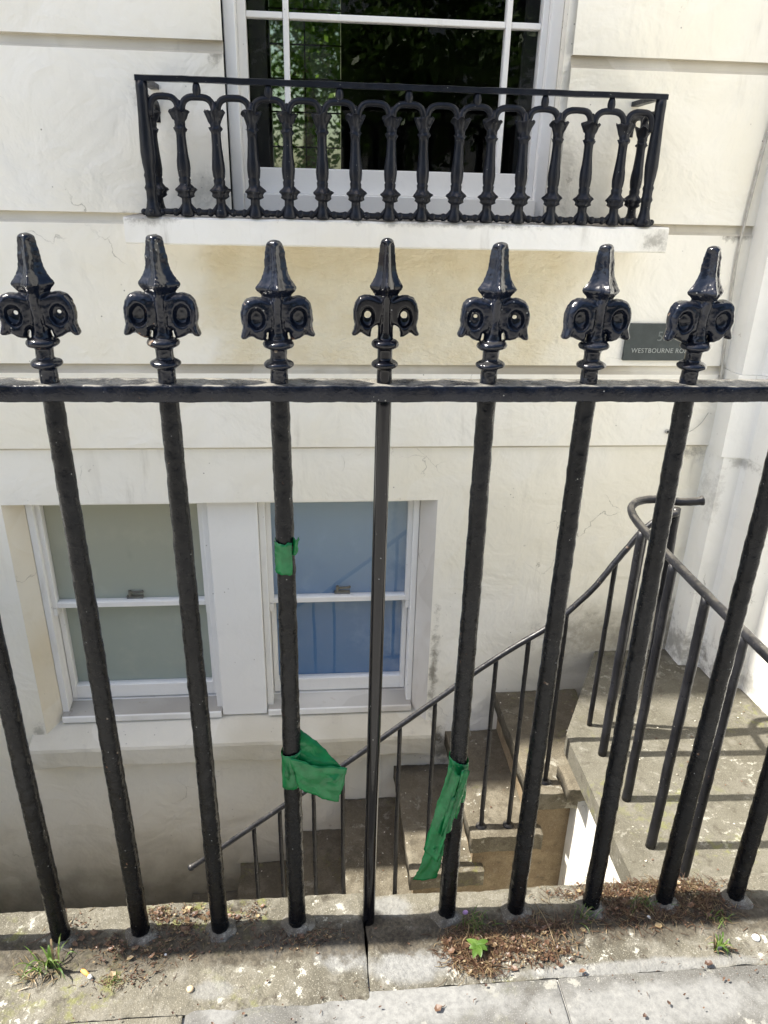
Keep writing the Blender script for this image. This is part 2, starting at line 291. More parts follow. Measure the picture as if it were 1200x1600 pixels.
# ------------------------------------------------------------------ mesh helpers
class MB:
    def __init__(s): s.v = []; s.f = []; s.mi = []; s.cur = 0
    def add(s, vs, fs):
        b = len(s.v); s.v += [tuple(v) for v in vs]; s.f += [tuple(b + i for i in f) for f in fs]; s.mi += [s.cur] * len(fs)
    def box(s, x0, x1, y0, y1, z0, z1):
        s.add([(x0, y0, z0), (x1, y0, z0), (x1, y1, z0), (x0, y1, z0), (x0, y0, z1), (x1, y0, z1), (x1, y1, z1), (x0, y1, z1)],
              [(0, 3, 2, 1), (4, 5, 6, 7), (0, 1, 5, 4), (1, 2, 6, 5), (2, 3, 7, 6), (3, 0, 4, 7)])
    def quad(s, a, b, c, d): s.add([a, b, c, d], [(0, 1, 2, 3)])
    def prism(s, poly, z0, z1):      # poly counter-clockwise in plan
        n = len(poly)
        s.add([(x, y, z0) for x, y in poly] + [(x, y, z1) for x, y in poly],
              [tuple(range(n))[::-1], tuple(range(n, 2 * n))] + [(i, (i + 1) % n, n + (i + 1) % n, n + i) for i in range(n)])
    def tube(s, pts, rad, seg=10, cap=True, lump=0.0, lf=40, flat=1.0, seed=0.0):
        pts = [Vector(p) for p in pts]; n = len(pts)
        rads = rad if isinstance(rad, (list, tuple)) else [rad] * n
        b = len(s.v); up = None
        for i, p in enumerate(pts):
            d = (pts[min(i + 1, n - 1)] - pts[max(i - 1, 0)]).normalized()
            if up is None:
                up = Vector((0, 1, 0)) if abs(d.y) < .9 else Vector((1, 0, 0))
            a = (up - d * up.dot(d)).normalized(); up = a; c = d.cross(a)
            for k in range(seg):
                an = 2 * math.pi * k / seg
                o = a * math.cos(an) * flat + c * math.sin(an)
                q = p + o * rads[i]
                if lump:
                    q = q + o * lump * (noise.noise(q * lf + Vector((seed, 0, 0))) + .5 * noise.noise(q * lf * 2.7 + Vector((0, seed, 0))))
                s.v.append(tuple(q))
        for i in range(n - 1):
            for k in range(seg):
                k2 = (k + 1) % seg
                s.f.append((b + i * seg + k, b + i * seg + k2, b + (i + 1) * seg + k2, b + (i + 1) * seg + k)); s.mi.append(s.cur)
        if cap:
            s.f.append(tuple(b + k for k in range(seg))[::-1]); s.f.append(tuple(b + (n - 1) * seg + k for k in range(seg))); s.mi += [s.cur] * 2
    def lathe(s, prof, seg=20, cx=0, cy=0, z0=0, fn=None, cap=True):    # prof: (z, r)
        b = len(s.v); n = len(prof)
        for i, (z, r) in enumerate(prof):
            for k in range(seg):
                an = 2 * math.pi * k / seg; rr = r * (fn(an, i, z) if fn else 1)
                s.v.append((cx + rr * math.cos(an), cy + rr * math.sin(an), z0 + z))
        for i in range(n - 1):
            for k in range(seg):
                k2 = (k + 1) % seg
                s.f.append((b + i * seg + k, b + i * seg + k2, b + (i + 1) * seg + k2, b + (i + 1) * seg + k)); s.mi.append(s.cur)
        if cap:
            s.f.append(tuple(b + k for k in range(seg))[::-1]); s.f.append(tuple(b + (n - 1) * seg + k for k in range(seg))); s.mi += [s.cur] * 2
    def sphere(s, c, r, seg=10, rings=6, sy=1.0):
        prof = [(-r * math.cos(math.pi * i / rings), max(1e-5, r * math.sin(math.pi * i / rings))) for i in range(rings + 1)]
        s.lathe(prof, seg, c[0], c[1], c[2])
    def mesh(s, name, mats, smooth=False, origin=(0, 0, 0)):
        me = bpy.data.meshes.new(name)
        o = Vector(origin)
        me.from_pydata([tuple(Vector(v) - o) for v in s.v], [], s.f)
        for mm in (mats if isinstance(mats, (list, tuple)) else [mats]): me.materials.append(M[mm] if isinstance(mm, str) else mm)
        for p, k in zip(me.polygons, s.mi): p.material_index = k; p.use_smooth = smooth
        me.update(); return me

def wpos(o):
    p = Vector((0, 0, 0))
    while o: p += o.location; o = o.parent
    return p
def put(name, mb, mats, parent=None, smooth=False, origin=None, bevel=0, label=None):
    """link a mesh collected in world coordinates; origin: world position of the object's own origin"""
    if origin is None: origin = wpos(parent) if parent else Vector((0, 0, 0))
    origin = Vector(origin)
    me = mb.mesh(name, mats, smooth, origin) if isinstance(mb, MB) else mb
    o = bpy.data.objects.new(name, me); COL.objects.link(o)
    if parent: o.parent = parent; o.location = origin - wpos(parent)
    else: o.location = origin
    if bevel:
        bv = o.modifiers.new('bevel', 'BEVEL'); bv.width = bevel; bv.segments = 2; bv.limit_method = 'ANGLE'; bv.angle_limit = R(40)
    if label: o['label'] = label
    return o
def thing(name, label, cat, loc=(0, 0, 0), group=None):
    o = bpy.data.objects.new(name, None); COL.objects.link(o); o.location = loc; o.empty_display_size = .1
    o['label'] = label; o['category'] = cat
    if group: o['group'] = group
    return o
def tag(o, label=None, cat=None, group=None, kind=None):
    if label: o['label'] = label
    if cat: o['category'] = cat
    if group: o['group'] = group
    if kind: o['kind'] = kind
    return o
def nz(p, f=1.0, s=0.0): return noise.noise(Vector(p) * f + Vector((s, s * .37, s * .73)))
def grid_box(mb, x0, x1, y0, y1, z0, z1, step, amp=.002, f=25, edge=.004, seed=0, ef=18, rnd=.004):
    """stone block: relief on top, wandering edges, plain sides"""
    nx = max(2, int((x1 - x0) / step)); ny = max(2, int((y1 - y0) / step)); b = len(mb.v)
    for j in range(ny + 1):
        for i in range(nx + 1):
            u, v = i / nx, j / ny
            x = x0 + (x1 - x0) * u; y = y0 + (y1 - y0) * v
            ex = min(u, 1 - u) * (x1 - x0); ey = min(v, 1 - v) * (y1 - y0); e = min(ex, ey)
            z = z1 + amp * (nz((x, y, 0), f, seed) + .6 * nz((x, y, 0), f * 3, seed)) - rnd * max(0, 1 - e / .010) ** 2
            if j in (0, ny): y += edge * nz((x, 0, v * 9), ef, seed) + edge * .5 * nz((x, 3, v * 9), ef * 4, seed)
            if i in (0, nx): x += edge * nz((u * 9, y, 0), ef, seed)
            mb.v.append((x, y, z))
    for j in range(ny):
        for i in range(nx):
            a = b + j * (nx + 1) + i
            mb.f.append((a, a + 1, a + nx + 2, a + nx + 1)); mb.mi.append(mb.cur)
    ring = [b + i for i in range(nx + 1)] + [b + j * (nx + 1) + nx for j in range(1, ny + 1)] + \
           [b + ny * (nx + 1) + i for i in range(nx - 1, -1, -1)] + [b + j * (nx + 1) for j in range(ny - 1, 0, -1)]
    n = len(ring); r0 = ring; ring = []
    for q in r0: ring.append(len(mb.v)); mb.v.append(mb.v[q])
    c = len(mb.v)
    for q in r0: mb.v.append((mb.v[q][0], mb.v[q][1], z0))
    for k in range(n):
        k2 = (k + 1) % n
        mb.f.append((ring[k2], ring[k], c + k, c + k2)); mb.mi.append(mb.cur)
    mb.f.append(tuple(c + k for k in range(n))[::-1]); mb.mi.append(mb.cur)

# ================================================================== SETTING
# ground: road far to the street side, pavement, area floor
g = MB(); g.box(-60, 60, -60, -3.2, -.30, -.12); tag(put('road', g, 'asphalt'), kind='structure')
g = MB(); g.box(-60, 60, -80, 60, -2.35, -2.2); tag(put('ground', g, 'asphalt'), kind='structure')
g = MB(); g.box(-60, 60, -3.2, -.10, -.30, -.0085)
tag(put('pavement', g, 'paving_far'), kind='structure')
g = MB(); g.box(-6, 1.46, .05, W + .02, -2.19, -1.9); tag(put('area_floor', g, 'paving_far'), kind='structure')
g = MB(); g.box(-40, 40, 6.6, 40, -2.19, .9); tag(put('garden_ground', g, 'grass'), kind='structure')

# paving slabs along the railing
for i, (x0, x1, nm, lb) in enumerate([(-1.45, -.345, 'coping', 'grey brown paving slab at the bottom left corner, in front of the left coping stone'),
                      (-.340, .335, 'paving', 'pale whitish paving slab at the bottom centre, in front of the new railing bar'),
                      (.340, 1.30, 'paving', 'pale grey paving slab at the bottom right corner, in front of the littered coping')]):
    g = MB(); yb = -.150 if i == 0 else -.131
    grid_box(g, x0, x1, -.36, yb, -.10, .0, .006, .0012, 22, .0008, i * 3, 18, .0015)
    tag(put('paving_slab', g, nm, None, True), lb, 'paving slab')

# coping stones under the railing
g = MB(); grid_box(g, -1.8, -.0150, -.1488, .077, -.12, .002, .0055, .0028, 16, .0035, 1, 18, .003)
cs = put('coping_stone', g, 'coping', None, True); tag(cs, 'weathered coping stone with lichen left of the open joint, carrying the left railing bars', 'coping stone')
g = MB(); grid_box(g, -.0118, 1.35, -.1298, .068, -.12, .000, .0055, .0026, 16, .003, 6, 18, .003)
cs = put('coping_stone', g, 'coping', None, True); tag(cs, 'littered coping stone right of the open joint, carrying the right hand railing bars', 'coping stone')
# retaining wall of the sunken area, below the coping
g = MB(); g.box(-6, 1.46, -.34, .05, -2.19, -.121)
tag(put('retaining_wall', g, 'wall_low'), 'white painted retaining wall under the coping stones facing the basement windows', 'wall')

# ------------------------------------------------------------------ the house
house = thing('town_house', 'cream stucco terraced house with ground floor balcony and basement windows behind the railings', 'house', (0, W, -1.9))
XL, XR = -6.0, 1.285
# openings: (x0, x1, z0, z1)
OG = (-.338, .637, 1.262, 2.95)
OB = (-1.163, .325, -.655, .336)
prof = [(6.6, 0), (4.0, 0), (1.702, 0), (1.700, .015), (1.678, .009), (1.670, 0), (1.262, 0), (1.260, .015), (1.239, .009), (1.231, 0), (.820, 0), (.818, .015), (.799, .009), (.790, 0),
        (.541, 0), (.531, .014), (-2.0, .014)]
def wall_strips(mb, zlo, zhi, xs, ops, y_off=0):
    zs = sorted({p[0] for p in prof} | {o[2] for o in ops} | {o[3] for o in ops} | {zlo, zhi}, reverse=True)
    def yat(z):
        for (za, ya), (zb, yb) in zip(prof, prof[1:]):
            if zb <= z <= za: return ya + (yb - ya) * ((za - z) / (za - zb) if za > zb else 0)
        return prof[-1][1]
    for za, zb in zip(zs, zs[1:]):
        if za > zhi + 1e-6 or zb < zlo - 1e-6: continue
        for xa, xb in zip(xs, xs[1:]):
            zm, xm = (za + zb) / 2, (xa + xb) / 2
            if any(o[0] < xm < o[1] and o[2] < zm < o[3] for o in ops): continue
            ya, yb = W + yat(za), W + yat(zb)
            mb.cur = 1 if (za - zb) < .035 and max(ya, yb) > W + .002 and zb > .5 and abs(ya - yb) > .0025 else 0
            mb.quad((xa, yb, zb), (xb, yb, zb), (xb, ya, za), (xa, ya, za))
XS = sorted({XL, OB[0], OG[0], OB[1], OG[1], XR})
g = MB(); wall_strips(g, 1.231, 6.6, XS, [OG]); put('upper_wall', g, ['wall', 'groove'], house)
g = MB(); wall_strips(g, .531, 1.231, [XL, -.52], []); wall_strips(g, .531, 1.231, [.86, XR], []); wall_strips(g, .531, .820, [-.52, .86], [])
put('plinth_wall', g, ['wall', 'groove'], house)
g = MB(); wall_strips(g, .820, 1.231, [-.52, .86], []); put('panel_under_balcony', g, ['wall_slab_shade', 'groove'], house)
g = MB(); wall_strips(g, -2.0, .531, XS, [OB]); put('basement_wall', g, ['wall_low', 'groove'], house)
# body behind the facade, roof, cornice
g = MB(); g.box(XL, 2.6, 6.32, 6.5, -2.19, 1.5); g.box(XL, -.46, 6.32, 6.5, 1.5, 6.6); g.box(.14, 2.6, 6.32, 6.5, 1.5, 6.6); g.box(-.46, .14, 6.32, 6.5, 3.0, 6.6)
g.box(XL - .1, XL, W, 6.5, -2.19, 6.6); g.box(2.6, 2.7, W, 6.5, -2.19, 6.6)
put('rear_wall', g, 'brick', house)
g = MB(); g.box(XL - .1, 2.7, W + .005, 6.5, 6.6, 6.75); put('roof', g, 'asphalt', house)
g = MB(); g.box(XL, 3.2, W - .07, W - .002, 6.30, 6.42); g.box(XL, 3.2, W - .10, W - .002, 6.42, 6.55); put('cornice', g, 'slab', house)
# dark room behind the ground floor window
g = MB(); y0, y1 = W + .30, 6.3
g.quad((-2.2, y0, 1.0), (2.2, y0, 1.0), (2.2, y1, 1.0), (-2.2, y1, 1.0)); g.quad((-2.2, y0, 3.4), (-2.2, y1, 3.4), (2.2, y1, 3.4), (2.2, y0, 3.4))
g.quad((-2.2, y0, 1.0), (-2.2, y1, 1.0), (-2.2, y1, 3.4), (-2.2, y0, 3.4)); g.quad((2.2, y0, 1.0), (2.2, y0, 3.4), (2.2, y1, 3.4), (2.2, y1, 1.0))
g.box(-2.2, -.46, y1 - .02, y1, 1.0, 3.4); g.box(.14, 2.2, y1 - .02, y1, 1.0, 3.4); g.box(-.46, .14, y1 - .02, y1, 1.0, 1.5); g.box(-.46, .14, y1 - .02, y1, 3.0, 3.4)
g.box(-2.2, OG[0] - .0, y0, y0 + .02, 1.0, 3.4); g.box(OG[1], 2.2, y0, y0 + .02, 1.0, 3.4); g.box(OG[0], OG[1], y0, y0 + .02, 1.0, 1.25)
put('room_interior', g, 'dark', house)
# rear window with its glazing bars, seen through the room
rw = put('rear_window', (lambda q: (q.box(-.172, -.161, 6.24, 6.27, 1.5, 3.0), [q.box(-.46, .14, 6.243, 6.265, z, z + .011) for z in (1.66, 1.93, 2.18, 2.43, 2.68)], q)[2])(MB()), 'dark', house)

put('rear_pane', (lambda q: (q.quad((-.46, 6.28, 1.5), (.14, 6.28, 1.5), (.14, 6.28, 3.0), (-.46, 6.28, 3.0)), q)[1])(MB()), 'glass_dirty', rw)
# --- ground floor sash window
sw = put('sash_window', (lambda q: ( # box frame / lining
    q.box(OG[0] + .001, OG[0] + .034, W + .028, W + .17, 1.264, 2.95), q.box(OG[1] - .055, OG[1] - .020, W + .060, W + .17, 1.264, 2.95),
    q.box(OG[0] + .034, OG[1] - .055, W + .04, W + .17, 1.264, 1.322), q.box(OG[0] + .034, OG[1] - .055, W + .06, W + .17, 2.90, 2.949), q)[-1])(MB()), 'joinery', house, bevel=.003,
    label='ground floor sash window with white glazing bars above the balcony')
g = MB(); g.box(OG[1] - .0195, OG[1] + .012, W + .016, W + .17, 1.262, 2.95); put('reveal', g, 'wall', sw)
def sash(parent, x0, x1, z0, z1, y, t, wl, wr, wb, wt, vb=(), hb=(), bar=.016, mat='joinery', glass='glass', bev=.002):
    g = MB(); g.box(x0, x0 + wl, y, y + t, z0, z1); g.box(x1 - wr, x1, y, y + t, z0, z1)
    g.box(x0 + wl, x1 - wr, y + .001, y + t - .001, z0, z0 + wb); g.box(x0 + wl, x1 - wr, y + .001, y + t - .001, z1 - wt, z1)
    s = put('sash', g, mat, parent, bevel=bev)
    if vb or hb:
        g = MB()
        for x in vb: g.box(x - bar / 2, x + bar / 2, y + .004, y + t - .004, z0 + wb, z1 - wt)
        xs = [x0 + wl] + [v for x in vb for v in (x - bar / 2, x + bar / 2)] + [x1 - wr]
        for z in hb:
            for a, b in zip(xs[::2], xs[1::2]): g.box(a, b, y + .006, y + t - .006, z - bar / 2, z + bar / 2)
        put('glazing_bar', g, mat, s, bevel=.003)
    g = MB(); yg = y + t * .5; xa, xb, za, zb = x0 + wl - .002, x1 - wr + .002, z0 + wb - .002, z1 - wt + .002; g.quad((xa, yg, za), (xb, yg, za), (xb, yg, zb), (xa, yg, zb))
    put('pane', g, glass, s)
    return s
sash(sw, OG[0] + .034, OG[1] - .055, 1.322, 2.10, W + .085, .040, .024, .018, .072, .04, (-.169, .468), (1.782,), .0165)
sash(sw, OG[0] + .034, OG[1] - .055, 2.105, 2.89, W + .045, .038, .024, .018, .03, .04, (-.169, .468), (2.50,), .0165)
g = MB(); g.box(-.285, -.235, W + .26, W + .285, 1.27, 3.0); g.box(.56, .61, W + .26, W + .285, 1.27, 3.0); put('shutter', g, 'dark', sw)

# --- balcony slab
def lumpy_box(x0, x1, y0, y1, z0, z1, step=.02, amp=.002, seed=0, chip=.006):
    g = MB(); nx = max(2, int((x1 - x0) / step)); ring = [(y1, z0), (y0 + .004, z0), (y0, z0 + .004), (y0, (z0 + z1) / 2), (y0, z1 - .005), (y0 + .006, z1), ((y0 + y1) / 2, z1 + .001), (y1, z1)]
    for i in range(nx + 1):
        x = x0 + (x1 - x0) * i / nx
        for k, (y, z) in enumerate(ring):
            dy = amp * nz((x, y, z), 14, seed) * (1 if k not in (0, 7) else 0)
            c = max(0, nz((x, k * .0, 1), 11, seed + 4) - .15) * chip * (1 if k in (4, 5) else 0)
            g.v.append((x, y + dy + c, z + (amp * .8 * nz((x, y, z + 5), 11, seed) if k not in (0, 7) else 0) - c * .8))
    n = len(ring)
    for i in range(nx):
        for k in range(n - 1): g.f.append((i * n + k, i * n + k + 1, (i + 1) * n + k + 1, (i + 1) * n + k)); g.mi.append(1 if k >= 5 else 0)
    g.f.append(tuple(range(n))); g.f.append(tuple(nx * n + k for k in range(n))[::-1]); g.mi += [0, 0]
    return g
put('balcony_slab', lumpy_box(-.606, .912, W - .20, W + .03, 1.190, 1.260, .012, .0022, 2), ['slab', 'slab_top'], house)

# --- basement windows
def bwin(x0, x1, film, label, reveal_r):
    b = put('sash_window', (lambda q: (q.box(x0, x0 + .024, W + .075, W + .19, -.60, .345), q.box(x1 - .022, x1, W + .075, W + .19, -.60, .345),
        q.box(x0 + .024, x1 - .022, W + .075, W + .19, .318, .345), q)[-1])(MB()), 'joinery', house, bevel=.003, label=label)
    s1 = sash(b, x0 + .024, x1 - .022, -.118, .318, W + .095, .034, .017, .017, .022, .02, glass='glass_low')
    s2 = sash(b, x0 + .026, x1 - .024, -.556, -.100, W + .132, .034, .019, .019, .058, .026, glass='glass_low')
    g = MB(); g.quad((x0 + .027, W + .1665, -.55), (x1 - .025, W + .1665, -.55), (x1 - .025, W + .1665, -.105), (x0 + .027, W + .1665, -.105)); g.quad((x0 + .025, W + .131, -.1165), (x1 - .023, W + .131, -.1165), (x1 - .023, W + .131, .317), (x0 + .025, W + .131, .317)); put('blind', g, film, b)
    # sash horns
    g = MB(); g.prism([(x0 + .025, W + .094), (x0 + .039, W + .094), (x0 + .039, W + .128), (x0 + .025, W + .128)], -.150, -.119); put('horn', g, 'joinery', s1)
    g = MB(); g.prism([(x1 - .037, W + .094), (x1 - .023, W + .094), (x1 - .023, W + .128), (x1 - .037, W + .128)], -.150, -.119); put('horn', g, 'joinery', s1)
    g = MB(); xc = (x0 + x1) / 2 + .01    # catch
    g.box(xc - .030, xc + .030, W + .1165, W + .1305, -.0985, -.086); g.tube([(xc - .018, W + .124, -.086), (xc - .018, W + .124, -.064)], .006, 10); g.tube([(xc - .02, W + .124, -.073), (xc + .026, W + .124, -.071)], .0045, 8); g.sphere((xc + .028, W + .124, -.070), .0058)
    put('catch', g, 'brass', s2)
    g = MB(); nb = 26
    for i in range(nb + 1):
        x = x0 + .004 + (x1 - x0 - .008) * i / nb
        for k, (y, z) in enumerate([(W + .185, -.61), (W + .048, -.61), (W + .046, -.607), (W + .046, -.584), (W + .050, -.580), (W + .13, -.566), (W + .185, -.560)]):
            g.v.append((x, y + .0008 * nz((x, k, 0), 17, 3), z + (.0010 * nz((x, k, 3), 15, 3) if k > 1 else 0)))
    for i in range(nb):
        for k in range(6):
            g.cur = 1 if k == 4 else 0
            g.f.append((i * 7 + k, (i + 1) * 7 + k, (i + 1) * 7 + k + 1, i * 7 + k + 1)); g.mi.append(g.cur)
    g.cur = 0; g.f.append(tuple(range(7))[::-1]); g.f.append(tuple(nb * 7 + k for k in range(7))); g.mi += [0, 0]
    put('window_board', g, ['joinery_worn', 'board_dirt'], b)
    return b
bwin(-1.112, -.490, 'film_green', 'left basement sash window with grey green obscured glass', 0)
bwin(-.312, .272, 'film_blue', 'right basement sash window with blue obscured glass', 1)
g = MB(); g.box(-.489, -.313, W + .056, W + .2, -.605, .345); put('window_mullion', g, 'joinery', house, bevel=.003, label='broad white post between the two basement windows')
g = MB()   # reveals of the basement opening
g.prism([(-1.2, W + .015), (-1.163, W + .0145), (-1.113, W + .076), (-1.113, W + .19), (-1.2, W + .19)], -.655, .336)
put('window_reveal', g, 'reveal', house); g = MB(); g.prism([(.273, W + .19), (.273, W + .070), (.325, W + .0145), (.36, W + .015), (.36, W + .19)], -.655, .336)
g.box(-1.2, .36, W + .0147, W + .19, .3362, .40)
put('window_reveal', g, 'joinery_worn', house)
g = MB(); g.box(-1.113, .273, W + .19, W + .21, -.70, .40); put('blind_wall', g, 'dark', house)
# stone sill with sloping top
g = MB(); xs = [-1.215 + i * .012 for i in range(int(1.565 / .012) + 1)]; n = 8
for i, x in enumerate(xs):
    a = .0016; ch = max(0, nz((x, 0, 3), 9, 8) - .18) * .05
    bot_ = -.752 + .010 * nz((x, 0, 0), 7, 3)
    rg = [(W + .10, -.598), (W + .02, -.632), (W - .030, -.652), (W - .046 + ch * .4, -.660 - ch * .3), (W - .050, -.672 - ch * .5), (W - .050, bot_ + .006), (W - .044, bot_), (W + .1, bot_)]
    for k, (y, z) in enumerate(rg): g.v.append((x, y + a * nz((x, y, z), 22, 1), z + a * nz((x, y, z), 17, 2)))
for i in range(len(xs) - 1):
    for k in range(n): g.f.append((i * n + k, (i + 1) * n + k, (i + 1) * n + (k + 1) % n, i * n + (k + 1) % n)); g.mi.append(0)
g.f.append(tuple(range(n))); g.f.append(tuple((len(xs) - 1) * n + k for k in range(n))[::-1]); g.mi += [0, 0]
put('window_sill', g, 'sillstone', house)

# --- pier at the right corner and wall beside the landing
g = MB()
def pier(z0, z1, e):
    g.prism([(1.280, W + .05), (1.280 - e * .3, 1.300), (1.286 - e, 1.268), (1.350, 1.262 - e), (1.362, 1.245), (1.366, 1.16), (1.400, 1.125 - e), (1.452, 1.110), (1.466, .95), (1.47, .065), (1.75, .065), (1.75, W + .05)], z0, z1)
pier(-2.0, .528, 0.0); pier(.529, .812, .010); pier(.813, 4.2, .0)
put('corner_pier', g, 'pier', house)

# ------------------------------------------------------------------ unseen bridge and pier, added on the left to shade the basement area
g = MB(); g.box(-3.5, -1.95, .051, W - .0005, -1.9, .02); g.box(-3.5, -1.95, W - .25, W - .001, .021, 2.6)
nb_ = put('shade_bridge', g, 'pier', None); tag(nb_, 'unseen white block and pier added left of the basement windows to shade the area', 'shade blocker')
# ------------------------------------------------------------------ steps and landing
stair = thing('stone_staircase', 'worn stone steps with their landing slab, going down to the basement along the house wall', 'steps', (.3, 1.0, -1.9))
steps = [(.600, .93, -.500), (.412, .665, -.690), (.205, .470, -.860), (-.015, .265, -1.030), (-.235, .045, -1.200), (-.455, -.175, -1.370), (-.675, -.395, -1.54), (-.9, -.62, -1.71)]
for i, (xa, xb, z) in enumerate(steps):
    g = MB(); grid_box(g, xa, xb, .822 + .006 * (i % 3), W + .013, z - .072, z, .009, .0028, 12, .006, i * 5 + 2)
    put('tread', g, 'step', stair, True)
g = MB()
for i, (xa, xb, z) in enumerate(steps): g.box(xa + .022, 1.0 if i == 0 else steps[i - 1][0] + .0215, .872 - .0, W + .012, -1.9, z - .073)
put('stair_side', g, 'sandy', stair)
# landing slab (polygon with the slanting top step edge)
LP = [(.722, .092), (1.468, .092), (1.47, .95), (1.45, 1.11), (1.37, 1.16), (1.36, 1.26), (1.283, 1.27), (1.28, W + .012), (.992, W + .012), (.735, .925), (.722, .90)]
def slab_poly(poly, z0, z1, step, amp, seed):
    import bmesh
    g = MB(); x0 = min(p[0] for p in poly); x1 = max(p[0] for p in poly); y0 = min(p[1] for p in poly); y1 = max(p[1] for p in poly)
    bm = bmesh.new(); vs = [bm.verts.new((x, y, z1)) for x, y in poly]; bm.faces.new(vs)
    for ax, a, b in ((0, x0, x1), (1, y0, y1)):
        k = a + step
        while k < b:
            co = (k, 0, 0) if ax == 0 else (0, k, 0); no = (1, 0, 0) if ax == 0 else (0, 1, 0)
            bmesh.ops.bisect_plane(bm, geom=bm.verts[:] + bm.edges[:] + bm.faces[:], plane_co=co, plane_no=no); k += step
    for v in bm.verts:
        if not v.is_boundary: v.co.z += amp * (nz(v.co, 13, seed) + .5 * nz(v.co, 40, seed))
        else: v.co.z -= .003
    ed = [e for e in bm.edges if e.is_boundary]
    r = bmesh.ops.extrude_edge_only(bm, edges=ed)
    for v in r['geom']:
        if isinstance(v, bmesh.types.BMVert): v.co.z = z0
    bmesh.ops.recalc_face_normals(bm, faces=bm.faces[:])
    g.v = [tuple(v.co) for v in bm.verts]; bm.verts.index_update(); g.f = [tuple(v.index for v in f.verts) for f in bm.faces]; g.mi = [0] * len(g.f); bm.free()
    return g
put('landing_slab', slab_poly(LP, ZL - .075, ZL, .03, .0022, 4), 'landing', stair, False)
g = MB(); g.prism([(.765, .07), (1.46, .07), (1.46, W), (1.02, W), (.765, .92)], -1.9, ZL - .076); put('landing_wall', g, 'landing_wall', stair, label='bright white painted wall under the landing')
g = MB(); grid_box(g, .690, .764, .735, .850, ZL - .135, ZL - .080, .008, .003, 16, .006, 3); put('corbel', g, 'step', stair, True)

# ------------------------------------------------------------------ stair and landing handrail
hr = thing('stair_handrail', 'thin black handrail with slim balusters curving from the landing down beside the stone steps', 'handrail', (.8, .88, ZL))
def smooth_path(pts, n=6):
    P = [Vector(p) for p in pts]; out = []
    for i in range(len(P) - 1):
        p0, p1, p2, p3 = P[max(i - 1, 0)], P[i], P[i + 1], P[min(i + 2, len(P) - 1)]
        for k in range(n):
            t = k / n
            out.append(.5 * ((2 * p1) + (-p0 + p2) * t + (2 * p0 - 5 * p1 + 4 * p2 - p3) * t * t + (-p0 + 3 * p1 - 3 * p2 + p3) * t ** 3))
    out.append(P[-1]); return out
g = MB()
p = smooth_path([(.812, .10, .492), (.812, .35, .485), (.812, .60, .482), (.812, .80, .484), (.813, .875, .490), (.826, .925, .497), (.862, .955, .503), (.915, .960, .506), (.97, .935, .508), (1.02, .925, .512), (1.045, .922, .517)], 6)
rr = [.0125] * len(p); rr[-1] = .008; rr[-3] = .0155; rr[-2] = .015; rr[-4] = .0145
g.tube(p, rr, 12, lump=.0012, lf=60, flat=.9); put('landing_rail', g, 'iron_hand', hr, True)
g = MB()
p = smooth_path([(-.548, .88, -.815), (-.52, .88, -.795), (-.444, .88, -.734), (-.239, .88, -.568), (-.019, .88, -.388), (.266, .88, -.147), (.382, .88, -.047), (.497, .88, .042), (.598, .88, .112), (.646, .88, .155), (.725, .88, .245), (.773, .882, .318), (.821, .886, .388), (.855, .89, .435), (.90, .893, .470), (.955, .890, .492)], 5)
g.tube(p, [.0095] * len(p), 10, lump=.001, lf=60, flat=1.0); g.sphere((-.55, .88, -.817), .0125)
put('stair_rail', g, 'iron_hand', hr, True)
def rail_z(x):
    P = [(-.548, -.815), (-.444, -.734), (-.239, -.568), (-.019, -.388), (.266, -.147), (.382, -.047), (.497, .042), (.598, .112), (.646, .155), (.725, .245), (.773, .318), (.82, .388), (.9, .465)]
    for a, b in zip(P, P[1:]):
        if a[0] <= x <= b[0]: return a[1] + (b[1] - a[1]) * (x - a[0]) / (b[0] - a[0])
    return P[-1][1]
def tread_z(x):
    for (xa, xb, z) in steps:
        if x >= xa: return z
    return -1.9
def rod(a, b, r0, seed=0, flange=False):
    g = MB(); a = Vector(a); b = Vector(b); n = max(8, int((b - a).length / .02))
    g.tube([a.lerp(b, i / n) + Vector((.0012 * nz((i * .2, 0, 0), 1, seed), .0012 * nz((i * .2, 5, 0), 1, seed), 0)) for i in range(n + 1)], [r0 * (1.0 + .12 * (1 - i / n)) for i in range(n + 1)], 10, lump=.0009, lf=55, seed=seed)
    if flange: g.lathe([(-.004, .001), (-.002, .021), (.004, .019), (.008, .012), (.010, r0)], 14, a.x, a.y, a.z, cap=False)
    return put('baluster', g, 'iron_hand', hr, True)
for i, x in enumerate([-.329, -.240, -.126, -.029, .156, .266, .451, .548, .658]):
    rod((x + .004, .876, tread_z(x) - .002), (x, .88, rail_z(x) - .004), .0072, i, True)
rod((.815, .94, ZL), (.788, .886, rail_z(.785)), .0075, 21); rod((.889, .945, ZL), (.868, .892, .442), .0075, 22)
for i, (x, y, zt) in enumerate([(.813, .265, .483), (.813, .430, .478), (.813, .605, .475), (.808, .797, .477)]): rod((x, y, ZL), (x, y, zt), .0125, 30 + i)
rod((.971, .885, ZL), (.955, .905, .500), .0125, 40)

